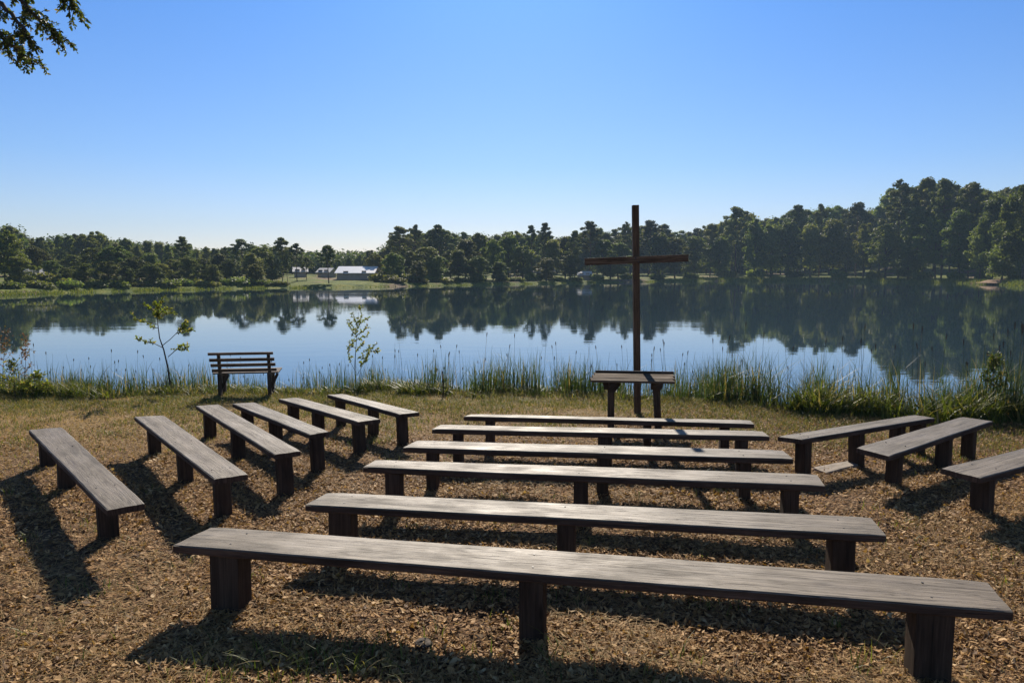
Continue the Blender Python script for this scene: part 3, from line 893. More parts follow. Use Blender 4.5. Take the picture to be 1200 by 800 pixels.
# low woods filling the view under the crowns, one countless mass on the rising hill
def woods_mesh():
    rn = np.random.default_rng(77)
    cen, rad, num = [], [], []
    p = -560.0
    while p < 1760:
        for off, frac in ((100, 0.55), (118, 0.85), (130, 1.0), (95, 0.25)):
            o = off + rn.uniform(-8, 8)
            dep = float(shore_dist(p)) + o
            zb = float(far_z(p, o))
            top = at_y(p, float(lerp_tab(TOP, p)) + 9, dep).z
            z = zb + (top - zb) * frac * rn.uniform(0.75, 1.0)
            s = rn.uniform(3.0, 4.6)
            cen.append(((p - CX) / F_PX * dep, dep, max(z - 2, zb + 1.5))); rad.append((s * 1.1, s, s * 1.1)); num.append(420)
        p += 7.0
    return quads_mesh('woods', leaf_quads(np.array(cen), np.array(rad), np.array(num), 0.5, rn, 0.1, 0.3, 0.0))
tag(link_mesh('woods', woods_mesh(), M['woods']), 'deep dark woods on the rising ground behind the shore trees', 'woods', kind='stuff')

# bushes along the far waterline and lawn
def bush_mesh(seed):
    rn = np.random.default_rng(seed)
    n = 12
    c = np.stack([rn.uniform(-1.2, 1.2, n), rn.uniform(-0.8, 0.8, n), rn.uniform(0.25, 0.95, n)], 1)
    s = rn.uniform(0.4, 0.7, n)
    me = quads_mesh('far_bush', leaf_quads(c, np.stack([s, s, s * 0.8], 1), (s * 200).astype(int), 0.16, rn, 0.1, 0.3))
    me.materials.append(M['oak_leaf'])
    return me
BUSH = [bush_mesh(s) for s in (1, 2, 3)]
bushes = []
for (px, off, w, h) in [(12, 5, 3.0, 1.0), (48, 5, 4.6, 1.1), (84, 4, 3.8, 1.2), (112, 4, 3.6, 0.9), (138, 3, 4.4, 1.2), (160, 4, 3.0, 0.9), (192, 3.5, 4.6, 1.2), (218, 4, 3.6, 1.3), (246, 3, 4.4, 1.0), (276, 4, 4.8, 1.3), (305, 3.5, 3.6, 1.0), (332, 4, 3.0, .8), (462, 4, 4.4, 1.2), (492, 3.5, 4.2, 1.2), (520, 4, 5.0, 1.3), (549, 4, 4.6, 1.2), (606, 4, 4.0, 1.1), (676, 4, 4.2, 1.2), (30, 16, 3.2, 1.6), (58, 14, 4.5, 1.9), (72, 11, 3.5, 1.3), (100, 8, 2.6, 1.0), (125, 10, 3.6, 1.2), (150, 6, 2.4, .9), (172, 9, 3.0, 1.1), (205, 6, 3.2, 1.2), (228, 8, 3.8, 1.4), (262, 6, 3.0, 1.1),
    (290, 8, 3.4, 1.3), (318, 5, 2.8, .9), (450, 9, 5.2, 1.9), (478, 7, 4.4, 1.7), (505, 8, 3.4, 1.3), (536, 6, 3.0, 1.2), (560, 8, 4.4, 1.8), (590, 6, 3.6, 1.4), (625, 8, 4.6, 1.8), (655, 5, 3.6, 1.3), (700, 6, 4.0, 1.6), (735, 7, 4.2, 1.5), (770, 5, 4.6, 1.8),
    (810, 6, 5.2, 2.0), (850, 12, 6.0, 2.6), (885, 12, 6.0, 2.8), (930, 12, 6.0, 2.6), (980, 10, 6.4, 3.0), (1025, 5, 5.5, 2.6), (1080, 5, 5.5, 2.6), (1118, 6, 5.0, 2.2), (1150, 14, 4.0, 2.4), (1190, 12, 4.0, 2.4)]:
    dep = float(shore_dist(px)) + off
    o = bpy.data.objects.new('far_bush', BUSH[len(bushes) % 3]); COL.objects.link(o)
    o.location = ((px - CX) / F_PX * dep, dep, float(far_z(px, off)) - 0.15)
    o.rotation_euler = (0, 0, random.uniform(-0.4, 0.4))
    o.scale = (w / 2.8, w / 3.2, h / 1.25)
    bushes.append((o, px))

# pale marsh grass fringe along the far waterline
def blades_mesh(name, base, h, w, lean_, az, segs=3, curve=1.0):
    """many tapering blades. base (n,3); h,w,lean,az (n,)"""
    n = len(h)
    dirx, diry = np.cos(az), np.sin(az)
    side = np.stack([-diry, dirx, np.zeros(n)], 1)
    # random facing of the blade's flat side
    vs = []
    for s in range(segs + 1):
        t = s / segs
        off = lean_ * h * t ** (1.0 + curve)
        z = h * (t - 0.22 * np.clip(lean_, 0, 1.4) * t ** 3)
        c = base + np.stack([dirx * off, diry * off, z], 1)
        ww = w * (1 - t ** 1.6) * 0.5 + 0.0004
        vs.append(c - side * ww[:, None]); vs.append(c + side * ww[:, None])
    V = np.stack(vs, 1).reshape(-1, 3)
    k = 2 * (segs + 1)
    b = (np.arange(n) * k)[:, None]
    F = np.concatenate([b + np.array([2 * s, 2 * s + 1, 2 * s + 3, 2 * s + 2])[None] for s in range(segs)], 0)
    return np_mesh(name, V, F)
rn = np.random.default_rng(3)
n = 34000
px_ = rn.uniform(-40, 1240, n)
off = np.where(px_ > 780, rn.uniform(-1, 9, n), rn.uniform(-1.2, 1.6, n))
dep = shore_dist(px_) + off
keep = rn.random(n) < np.where(px_ > 800, 1.0, 0.5) * smooth(0.35 - 0.5 * (px_ > 800), 0.6 - 0.5 * (px_ > 800), vnoise(px_, off * 0, 0.11, 4) * 0.5 + vnoise(px_, off * 0, 0.03, 6) * 0.5)
px_, off, dep = px_[keep], off[keep], dep[keep]; n = len(px_)
base = np.stack([(px_ - CX) / F_PX * dep, dep, far_z(px_, off) - 0.05], 1)
me = blades_mesh('marsh_grass', base, rn.uniform(0.12, 0.45, n) * np.where(px_ > 800, 2.2, 1), rn.uniform(0.1, 0.22, n), rn.uniform(0, 0.5, n), rn.uniform(0, 6.28, n), 2)
tag(link_mesh('marsh_grass', me, M['marsh']), 'pale green marsh grass fringing the far waterline', 'grass', kind='stuff')

# ------------------------------------------------------------------ far buildings
M['white_wall'] = plain_mat('white_siding', (0.62, 0.60, 0.56), 0.7, 0.08, 1.5)
M['white_roof'] = plain_mat('white_metal_roof', (0.82, 0.81, 0.79), 0.3, 0.05, 1.0, 0, 0.5)
M['grey_roof'] = plain_mat('grey_shingles', (0.42, 0.40, 0.38), 0.6, 0.15, 2.0)
M['tan_wall'] = plain_mat('tan_siding', (0.42, 0.32, 0.24), 0.8, 0.1, 1.5)
M['pale_roof'] = plain_mat('pale_roof', (0.6, 0.58, 0.55), 0.6, 0.1, 1.0, 0, 0.3)
M['tan_roof'] = plain_mat('tan_roof', (0.4, 0.34, 0.28), 0.85, 0.15, 1.0, 0, 0.1)
M['dark_glass'] = plain_mat('window_glass', (0.03, 0.035, 0.04), 0.1, 0.1, 1.0, 0, 0.6)
M['soil'] = plain_mat('dirt', (0.24, 0.15, 0.09), 0.95, 0.4, 0.8, 0.1)
def building(name, px, off, w, d, wall_h, roof_h, label, wall='tan_wall', roof='white_roof', rot=0.0, open_sides=False, ground=None):
    dep = float(shore_dist(px)) + off
    zb = float(far_z(px, off)) - 0.05 if ground is None else ground
    root = empty(name, ((px - CX) / F_PX * dep, dep, zb), rot)
    tag(root, label, 'building')
    if open_sides:
        for sx in (-0.46, -0.15, 0.15, 0.46):
            for sy in (-0.42, 0.42):
                mb = MB(); mb.box((sx * w, sy * d, wall_h / 2), (0.16, 0.16, wall_h)); mb.build('post', M['tan_wall'], root)
    else:
        mb = MB(); mb.box((0, 0, wall_h / 2), (w, d, wall_h))
        for s in (-1, 1):   # gable ends
            b = len(mb.v)
            mb.v += [(s * w / 2, -d / 2, wall_h), (s * w / 2, d / 2, wall_h), (s * w / 2, 0, wall_h + roof_h * 0.95)]
            mb.poly([b, b + 1, b + 2] if s > 0 else [b + 1, b, b + 2])
        mb.build('wall', M[wall], root)
        nwin = max(2, int(w / 3))
        for k in range(nwin):
            x = -w / 2 + w * (k + 0.5) / nwin
            mb = MB()
            if k == nwin // 2: mb.box((x, -d / 2 - 0.03, 1.02), (1.0, 0.06, 2.0)); mb.build('door', M['tan_wall'], root)
            else: mb.box((x, -d / 2 - 0.02, 1.5), (1.1, 0.05, 0.9)); mb.build('window', M['dark_glass'], root)
    mb = MB(); ov = 0.45; t = 0.12
    sl = math.hypot(d / 2 + ov, roof_h * (1 + 2 * ov / d)); an = math.atan2(roof_h, d / 2)
    for s in (-1, 1):
        R = Matrix.Rotation(-s * an, 3, 'X')
        c = Vector((0, s * (d / 2 + ov) / 2, wall_h + roof_h - math.tan(an) * (d / 2 + ov) / 2 + 0.1))
        mb.box(c, (w + 2 * ov, sl, t), R)
    mb.build('roof', M[roof], root)
    return root
building('white_hall', 421, 30, 8.0, 9.0, 1.5, 1.36, 'white hall with a bright white metal roof across the lake', roof='white_roof', wall='tan_wall', rot=0.03)
building('low_house', 447, 46, 7.0, 6, 1.5, 0.8, 'low pale building right behind the bright white roofed hall', roof='grey_roof', wall='tan_wall', rot=-0.1)
building('cottage', 353, 48, 2.8, 4, 1.4, 0.9, 'small pale cottage left of the lone pine across the lake', roof='pale_roof', wall='tan_wall', rot=0.3)
building('cottage', 384, 52, 3.0, 4, 1.4, 0.9, 'small pale cottage directly behind the lone pine across the lake', roof='pale_roof', wall='tan_wall', rot=-0.2)
building('boat_house', 42, 26, 4.6, 4, 1.4, 0.8, 'low white house half hidden by trees at the far left shore', roof='pale_roof', rot=0.2)
building('cabin', 158, 32, 2.8, 4, 1.2, 0.8, 'small white cabin between the leafy trees on the left far shore', roof='pale_roof', rot=0.3)
building('picnic_shelter', 622, 20, 12.0, 6, 1.9, 0.9, 'long open picnic shelter with a pale roof under the shore trees', roof='tan_roof', rot=0.05, open_sides=True)
building('shed', 684, 13, 3.4, 3, 1.5, 0.8, 'small pale shed near the water left of the cross', roof='pale_roof', wall='tan_wall', rot=0.0)

# ------------------------------------------------------------------ near vegetation
rn = np.random.default_rng(19)
def band(n, x0, x1, d0, d1, power=1.0):
    x = rn.uniform(x0, x1, n)
    d = d0 + (d1 - d0) * rn.random(n) ** power
    y = shore(x) + d
    return x, y
# reeds: height table by x
RH = [(-14, 0.40), (-9, 0.46), (-6, 0.44), (-4, 0.38), (-2.2, 0.52), (-1, 0.64), (0.6, 0.68), (2, 0.52), (3, 0.66), (4.2, 0.82), (5.5, 0.90), (8, 0.96), (14, 1.0)]
RD = [(-14, 0.6), (-9, 0.55), (-5.5, 0.28), (-4, 0.3), (-2.5, 0.4), (-1, 0.75), (1, 0.75), (2, 0.5), (3, 0.8), (4, 1.0), (14, 1.0)]
n = 36000
x, y = band(n, -13, 13, -0.2, 1.6)
clump = vnoise(x, y * 0.6, 1.6, 12) * 0.5 + vnoise(x, y * 0.7, 4.6, 13) * 0.5
keep = rn.random(n) < lerp_tab(RD, x) * (0.12 + 0.88 * smooth(0.40, 0.66, clump))
x, y, clump = x[keep], y[keep], clump[keep]; n = len(x)
h = lerp_tab(RH, x) * (0.2 + 0.95 * rn.random(n)) * (0.55 + 0.8 * clump) + 0.22
zb = np.maximum(ground_z(x, y), WATER_Z - 0.05)
me = blades_mesh('reeds', np.stack([x, y, zb - 0.02], 1), h, rn.uniform(0.007, 0.021, n), np.where(rn.random(n) < 0.22, rn.uniform(0.4, 1.1, n), rn.uniform(0.0, 0.36, n)) * (1 + (x > 3) * 0.5), rn.uniform(0, 6.28, n), 4, 1.2)
tag(link_mesh('reeds', me, M['reed']), 'dark green reeds growing out of the water along the near shore', 'reeds', kind='stuff')
# sparse tall stalks with seed heads
mb = MB(); seeds = MB()
rs = random.Random(4)
for k in range(230):
    X0 = rs.uniform(-11, 11); Y0 = float(shore(X0)) + rs.uniform(0, 1.2)
    H0 = float(lerp_tab(RH, X0)) * rs.uniform(0.9, 1.5) + 0.3
    z0 = float(ground_z(X0, Y0))
    lx, ly = rs.uniform(-0.1, 0.1), rs.uniform(-0.08, 0.08)
    p = [(X0, Y0, z0), (X0 + lx * 0.3, Y0 + ly * 0.3, z0 + H0 * 0.5), (X0 + lx, Y0 + ly, z0 + H0)]
    mb.tube(p, [0.0035, 0.003, 0.0018], 4, cap=False)
    if rs.random() < 0.7:
        seeds.tube([(X0 + lx * 0.93, Y0 + ly * .93, z0 + H0 * 0.95), (X0 + lx, Y0 + ly, z0 + H0), (X0 + lx * 1.05, Y0 + ly, z0 + H0 * 1.03)], [0.004, 0.010, 0.003], 5)
tag(mb.build('stalks', M['reed']), 'thin tall rush stalks rising above the near reeds', 'rushes', kind='stuff')
tag(seeds.build('seed_heads', M['rust_leaf']), 'small brown seed heads on the thin rush stalks', 'seed heads', kind='stuff')
# weeds: broader yellow green leaves at the foot of the reeds
n = 42000
x, y = band(n, -13, 13, -0.75, 0.5)
cl = vnoise(x, y, 1.7, 21) * 0.6 + vnoise(x, y, 4.5, 22) * 0.4
dens = lerp_tab([(-14, 0.9), (-9, 0.8), (-6, 0.5), (-3.4, 0.3), (-2.9, 0.9), (-1.8, 0.9), (0, 0.45), (2.5, 0.4), (4, 0.9), (14, 1.0)], x)
keep = rn.random(n) < (1 - 0.35 * (x > 3)) * dens * smooth(0.36, 0.6, cl)
x, y, cl = x[keep], y[keep], cl[keep]; n = len(x)
hh = lerp_tab([(-14, 0.36), (-9, 0.32), (-7, 0.2), (-3.4, 0.16), (-2.8, 0.28), (-1.5, 0.22), (0, 0.17), (3, 0.22), (4.2, 0.42), (6, 0.5), (14, 0.55)], x)
me = blades_mesh('weeds', np.stack([x, y, ground_z(x, y) - 0.02], 1), hh * rn.uniform(0.3, 1.3, n) * (0.45 + 0.95 * cl), np.where(x > 3, rn.uniform(0.012, 0.04, n), rn.uniform(0.008, 0.026, n)), rn.uniform(0.2, 1.5, n), rn.uniform(0, 6.28, n), 4, 0.8)
tag(link_mesh('weeds', me, M['weed']), 'bright yellow green weeds at the foot of the reeds', 'weeds', kind='stuff')
# short turf near the bank
n = 150000
x = rn.uniform(-13, 12, n); d = -4.2 * rn.random(n) ** 1.35 + 0.3
y = shore(x) + d
keep = (vnoise(x, y, 1.4, 31) * 0.6 + vnoise(x, y, 4.0, 32) * 0.4 + d * 0.10) > rn.uniform(0.08, 0.48, n)
x, y = x[keep], y[keep]; n = len(x)
me = blades_mesh('short_grass', np.stack([x, y, ground_z(x, y) - 0.005], 1), rn.uniform(0.03, 0.095, n), rn.uniform(0.006, 0.012, n), rn.uniform(0.2, 1.0, n), rn.uniform(0, 6.28, n), 2)
tag(link_mesh('short_grass', me, M['grass']), 'short green grass along the near bank', 'grass', kind='stuff')
# dry turf further back
n = 110000
x = rn.uniform(-12, 12, n); y = rn.uniform(7.0, 14.6, n)
keep = (y < shore(x)) & (np.abs(x) < y * 0.78 + 0.6)
a = (y - 0.28 * x) / 20 + 0.25 * (vnoise(x, y, 0.9, 41) - 0.5)
keep &= rn.random(n) < smooth(0.46, 0.68, a)
x, y = x[keep], y[keep]; n = len(x)
me = blades_mesh('dry_grass', np.stack([x, y, ground_z(x, y) - 0.004], 1), rn.uniform(0.02, 0.06, n), rn.uniform(0.005, 0.011, n), rn.uniform(0.5, 1.8, n), rn.uniform(0, 6.28, n), 2)
tag(link_mesh('dry_grass', me, M['dry']), 'dry straw coloured grass behind the left benches', 'grass', kind='stuff')
# green tufts among the litter
tx, ty = [], []
for (px, py, k, s) in [(300, 792, 60, .28), (345, 785, 50, .2), (385, 782, 50, .2), (415, 790, 40, .18), (255, 795, 40, .2), (432, 765, 14, .1), (470, 790, 20, .2), (740, 695, 20, .12), (690, 640, 20, .08), (500, 590, 24, .15), (690, 590, 20, .15),
      (640, 700, 12, .12), (60, 530, 130, .5), (20, 520, 80, .4), (120, 540, 50, .4), (780, 790, 20, .12), (570, 705, 14, .08), (1060, 620, 20, .1), (1075, 640, 16, .1), (860, 585, 14, .12), (900, 600, 14, .1), (420, 530, 30, .2), (600, 545, 20, .2), (1020, 600, 14, .1), (640, 795, 14, .15), (470, 545, 30, .3), (140, 690, 16, .1), (15, 640, 20, .15)]:
    c = at(px, py)
    tx.append(c.x + rn.normal(0, s, k)); ty.append(c.y + rn.normal(0, s * 0.8, k))
for k in range(170):
    Y0 = 4.2 + 9.0 * rn.random(); X0 = rn.uniform(-1, 1) * Y0 * 0.74
    kk = int(rn.integers(3, 16)); sp = rn.uniform(0.02, 0.12)
    tx.append(X0 + rn.normal(0, sp, kk)); ty.append(Y0 + rn.normal(0, sp, kk))
for k in range(26):      # looser green patches in the dry grass on the left
    X0 = rn.uniform(-9.5, -1.5); Y0 = rn.uniform(9.0, 13.5)
    kk = int(rn.integers(60, 200)); sp = rn.uniform(0.15, 0.4)
    tx.append(X0 + rn.normal(0, sp, kk)); ty.append(np.minimum(Y0 + rn.normal(0, sp * 0.7, kk), 14.2))
x = np.concatenate(tx); y = np.concatenate(ty); n = len(x)
me = blades_mesh('grass_tufts', np.stack([x, y, ground_z(x, y) - 0.005], 1), rn.uniform(0.04, 0.12, n) * np.where(y < 4.6, 1.5, 1.0), rn.uniform(0.004, 0.009, n), rn.uniform(0.2, 1.3, n), rn.uniform(0, 6.28, n), 4)
tag(link_mesh('grass_tufts', me, M['weed']), 'small green grass tufts poking through the brown leaves', 'grass', kind='stuff')

# leaf litter: curled, torn leaves and chips lying on the ground
def litter():
    n = 430000
    y = 2.6 + (13.0 - 2.6) * rn.random(n) ** 1.2
    x = rn.uniform(-1, 1, n) * (y * 0.74 + 1.6)
    a = (y - 0.28 * x) / 20 + 0.25 * (vnoise(x, y, 0.9, 41) - 0.5)
    keep = rn.random(n) > 0.93 * smooth(0.46, 0.68, a)
    keep &= y < shore(x) - 0.5
    keep &= (rn.random(n) > smooth(0.2, 1.6, np.abs(x) - y * 0.74)) & (rn.random(n) < smooth(2.4, 3.3, y))
    keep &= rn.random(n) < 0.35 + 0.65 * smooth(0.3, 0.55, vnoise(x, y, 0.8, 51) * 0.6 + vnoise(x, y, 2.6, 52) * 0.4)
    x, y = x[keep], y[keep]
    lx = np.concatenate([q[0] + rn.normal(0, 0.16, 130) for q in LEGS]); ly = np.concatenate([q[1] + rn.normal(0, 0.14, 130) for q in LEGS])
    x = np.concatenate([x, lx]); y = np.concatenate([y, ly]); n = len(x)
    L = 0.007 + 0.030 * rn.random(n) ** 2.6
    Wd = L * (0.16 + 0.42 * rn.random(n) ** 1.5)
    az = rn.uniform(0, 6.28, n); tilt = rn.normal(0, 0.33, n); roll = rn.normal(0, 0.34, n)
    curl = rn.uniform(-0.3, 1.0, n)
    ca, sa = np.cos(az), np.sin(az)
    U = np.stack([ca * np.cos(tilt), sa * np.cos(tilt), np.sin(tilt)], 1)
    Vv = np.stack([-sa * np.cos(roll), ca * np.cos(roll), np.sin(roll)], 1)
    Nn = np.cross(U, Vv)
    c = np.stack([x, y, ground_z(x, y) + 0.006 + 0.02 * rn.random(n) ** 2 + 0.3 * L * np.abs(np.sin(tilt))], 1)
    def P(u, v, w): return c + U * (u * L)[:, None] + Vv * (v * Wd)[:, None] + Nn * (w * L)[:, None]
    one = np.ones(n)
    j = lambda: rn.uniform(0.75, 1.25, n)
    pts = [P(-one, 0 * one, curl * 0.6), P(-0.35 * j(), -one * j(), curl * 0.05), P(0.4 * j(), -0.9 * one * j(), curl * 0.1), P(one, 0.1 * one, curl * 0.7),
           P(0.35 * j(), one * j(), curl * 0.1), P(-0.4 * j(), 0.9 * one * j(), curl * 0.05)]
    V = np.stack(pts, 1).reshape(-1, 3)
    b = (np.arange(n) * 6)[:, None]
    F = np.concatenate([b + np.array([0, 1, 2, 5])[None], b + np.array([5, 2, 3, 4])[None]], 0)
    return np_mesh('leaf_litter', V, F)
tag(link_mesh('leaf_litter', litter(), M['litter']), 'brown dead leaves and chips covering the ground under the benches', 'leaf litter', kind='stuff')

n = 60000
y = 3.2 + 9.5 * rn.random(n) ** 1.3
x = rn.uniform(-1, 1, n) * (y * 0.76 + 0.5)
keep = (rn.random(n) < smooth(0.3, 0.7, vnoise(x, y, 1.1, 61))) & (y < shore(x) - 0.6)
x, y = x[keep], y[keep]; n = len(x)
me = blades_mesh('pine_needles', np.stack([x, y, ground_z(x, y) + 0.012], 1), rn.uniform(0.02, 0.05, n), rn.uniform(0.002, 0.005, n), rn.uniform(1.5, 4.5, n), rn.uniform(0, 6.28, n), 2, 0.2)
tag(link_mesh('straw_bits', me, M['dry']), 'thin straw and pine needles scattered over the brown leaves', 'straw', kind='stuff')
mb = MB(); rs = random.Random(8)
for k in range(170):
    Y0 = 3.4 + 8 * rs.random() ** 1.3; X0 = rs.uniform(-1, 1) * (Y0 * 0.74)
    a = rs.uniform(0, 6.28); l = rs.uniform(0.05, 0.22)
    z0 = float(ground_z(X0, Y0)) + 0.02
    m_ = (X0 + math.cos(a) * l * 0.5 + rs.uniform(-.01, .01), Y0 + math.sin(a) * l * 0.5 + rs.uniform(-.01, .01), z0 + rs.uniform(0, 0.02))
    mb.tube([(X0, Y0, z0), m_, (X0 + math.cos(a + 0.2) * l, Y0 + math.sin(a + 0.2) * l, z0 + rs.uniform(0, 0.015))], [0.004, 0.0035, 0.002], 5, cap=False)
tag(mb.build('twigs', M['twig']), 'small dark fallen twigs lying on the leaf litter', 'twigs', kind='stuff')

# ------------------------------------------------------------------ saplings, bushes and single plants on the near bank
def leaf_shape_mesh(name, P, Dr, Nr, L, Wd):
    """leaves as folded 6-point outlines. P root points, Dr direction, Nr normal (n,3)"""
    n = len(P)
    Dr = Dr / np.linalg.norm(Dr, axis=1, keepdims=True)
    S = np.cross(Dr, Nr); S /= np.linalg.norm(S, axis=1, keepdims=True); Nn = np.cross(S, Dr)
    L = L[:, None]; Wd = Wd[:, None]
    pts = [P, P + Dr * L * 0.35 - S * Wd * 0.5 + Nn * Wd * 0.15, P + Dr * L * 0.75 - S * Wd * 0.38 + Nn * Wd * 0.1, P + Dr * L,
           P + Dr * L * 0.75 + S * Wd * 0.38 + Nn * Wd * 0.1, P + Dr * L * 0.35 + S * Wd * 0.5 + Nn * Wd * 0.15]
    V = np.stack(pts, 1).reshape(-1, 3)
    b = (np.arange(n) * 6)[:, None]
    F = np.concatenate([b + np.array([0, 1, 2, 3])[None], b + np.array([3, 4, 5, 0])[None]], 0)
    return np_mesh(name, V, F)
def leaves_along(segs, n_per_m, L, rn_, spread=0.8, droop=0.2):
    P, D = [], []
    for (a, b) in segs:
        a, b = np.array(a, float), np.array(b, float)
        l = np.linalg.norm(b - a); k = max(1, int(l * n_per_m))
        t = rn_.random(k)[:, None]
        P.append(a + (b - a) * t)
        d = (b - a) / l + rn_.normal(size=(k, 3)) * spread + np.array([0, 0, -droop])
        D.append(d)
    P = np.concatenate(P); D = np.concatenate(D); n = len(P)
    Nr = rn_.normal(size=(n, 3)) * 0.5 + np.array([0, 0, 1.0])
    Ls = L * rn_.uniform(0.6, 1.25, n)
    return P, D, Nr, Ls, Ls * rn_.uniform(0.4, 0.62, n)
def sapling(px_list, foot_px, branches, label, leaf_len, seed, r0=0.016, name='sapling', leaf='sapling_leaf', cat='sapling', dens=60, depth_j=0.25):
    """px_list: the stem's pixels from foot to tip; branches: (list of pixels, leafy from fraction)"""
    rn_ = np.random.default_rng(seed); rd = random.Random(seed)
    f0 = at(*foot_px, 0.0); Y0 = f0.y
    f0.z = float(ground_z(f0.x, f0.y))
    root = empty(name, f0)
    tag(root, label, cat)
    def P(p, dy=0.0): return at_y(p[0], p[1], Y0 + dy) - f0
    stem = [Vector((0, 0, -0.08))] + [P(p) for p in px_list]
    mb = MB()
    mb.tube(stem, [r0 * (1 - 0.75 * i / (len(stem) - 1)) for i in range(len(stem))], 7)
    segs = []
    for pts, lf in branches:
        dy = rd.uniform(-depth_j, depth_j)
        q = [P(pts[0])] + [P(p, dy * (i + 1) / len(pts)) for i, p in enumerate(pts[1:])]
        mb.tube(q, [r0 * 0.38 * (1 - 0.6 * i / len(q)) for i in range(len(q))], 5, cap=False)
        k = int(lf * (len(q) - 1))
        for i in range(k, len(q) - 1):
            segs.append((q[i], q[i + 1]))
            # side twigs
            for _ in range(2):
                a = q[i].lerp(q[i + 1], rd.random())
                b = a + Vector((rd.uniform(-1, 1), rd.uniform(-1, 1), rd.uniform(-0.4, 0.8))).normalized() * rd.uniform(0.05, 0.13)
                mb.tube([a, b], [0.0025, 0.001], 4, cap=False)
                segs.append((a, b))
    mb.build('stem', M['twig'], root, smooth=True)
    me = leaf_shape_mesh('foliage', *leaves_along(segs, dens, leaf_len, rn_))
    link_mesh('foliage', me, M[leaf], root)
    return root
sapling([(200, 455), (197, 432), (192, 410), (187, 396), (185, 380), (184, 371)], (200, 458), [
    ([(184, 371), (178, 362), (169, 356)], 0.0), ([(184, 371), (187, 358), (191, 348)], 0.0), ([(184, 371), (193, 362), (202, 362)], 0.0), ([(185, 374), (194, 368), (203, 365)], 0.2), ([(184, 371), (184, 360), (181, 353)], 0.0),
    ([(184, 380), (172, 377), (164, 376), (157, 373)], 0.6), ([(185, 384), (181, 384), (178, 383)], 0.5),
    ([(190, 405), (200, 397), (209, 388), (220, 382)], 0.67), ([(206, 391), (216, 388), (226, 387)], 0.3), ([(209, 388), (214, 380), (218, 377)], 0.0),
    ([(197, 418), (205, 411), (213, 405), (222, 403)], 0.4), ([(208, 409), (216, 408), (221, 406)], 0.0),
    ([(190, 407), (180, 402), (172, 400), (164, 397)], 0.4), ([(165, 399), (160, 397)], 0.0)],
    'slender leaning sapling with yellow green leaf clusters left of the park bench', 0.056, 5, 0.022, dens=130)
sapling([(417, 449), (416, 438), (416, 424), (417, 408), (418, 395), (419, 380), (420, 366)], (417, 452), [
    ([(418, 395), (413, 387), (407, 378)], 0.0), ([(419, 385), (423, 378), (429, 374)], 0.0), ([(419, 382), (415, 372), (413, 366)], 0.0), ([(420, 378), (424, 370), (421, 359)], 0.0), ([(419, 392), (426, 388), (430, 380)], 0.0), ([(419, 388), (412, 382), (409, 374)], 0.0),
    ([(418, 398), (424, 395), (430, 394)], 0.0), ([(417, 408), (411, 404), (409, 400)], 0.0), ([(417, 412), (422, 406), (426, 401)], 0.2),
    ([(418, 440), (427, 425), (434, 410), (441, 402)], 0.4), ([(427, 425), (431, 413), (433, 404)], 0.3), ([(434, 412), (440, 411), (445, 411)], 0.0), ([(417, 436), (411, 425), (408, 414), (410, 405)], 0.5), ([(422, 430), (427, 422), (425, 414)], 0.2)],
    'upright bushy sapling with pale green leaves right of the park bench', 0.048, 6, 0.013, dens=150, depth_j=0.2)
def weed_plant(px, py, hpx, label, seed, leaf='red_weed', lean_px=0, wpx=14, L=0.05, dens=110, name='weed_plant', nst=4):
    rd = random.Random(seed)
    br = []
    tip = (px + lean_px, py - hpx)
    st = [(px + lean_px * t + rd.uniform(-0.6, 0.6), py - hpx * t) for t in (0.03, 0.3, 0.6, 0.85, 1.0)]
    for k in range(nst * 3):
        t = rd.uniform(0.15, 0.95)
        a = (px + lean_px * t, py - hpx * t)
        s = rd.choice((-1, 1)); w = wpx * (1.1 - t) * rd.uniform(0.5, 1.0)
        br.append(([a, (a[0] + s * w * 0.6, a[1] - hpx * 0.08), (a[0] + s * w, a[1] - hpx * 0.16)], 0.0))
    br.append((st[-3:], 0.0))
    return sapling(st, (px, py), br, label, L, seed, 0.007, name, leaf, 'plant', dens, 0.15)
weed_plant(2, 462, 80, 'tall reddish weed rising at the left edge of the photo', 61, 'red_weed', 4, 20, 0.045, 40)
weed_plant(29, 462, 66, 'slim pinkish flowering weed on the left bank, right of the tall reddish weed', 62, 'red_weed', 1, 13, 0.045, 45)
weed_plant(18, 466, 42, 'low bushy green plant at the far left of the bank', 63, 'sapling_leaf', -3, 30, 0.05, 45, 'leafy_bush', 7)
weed_plant(45, 464, 26, 'small rounded green plant on the left bank', 64, 'sapling_leaf', 2, 28, 0.055, 70, 'leafy_bush', 6)
weed_plant(1163, 486, 66, 'dark leafy upright bush in the reeds near the right edge', 65, 'branch_leaf', 2, 26, 0.055, 60, 'leafy_bush', 8)
# brown stake in the reeds
p = at(519, 466, 0)
mb = MB(); mb.tube([(0, 0, -0.1), (0.01, 0, 0.25), (-0.01, 0, 0.52)], [0.014, 0.013, 0.009], 6)
o = mb.build('stake', M['plank_side']); o.location = p
tag(o, 'thin brown stick standing at the reeds behind the middle benches', 'stick')

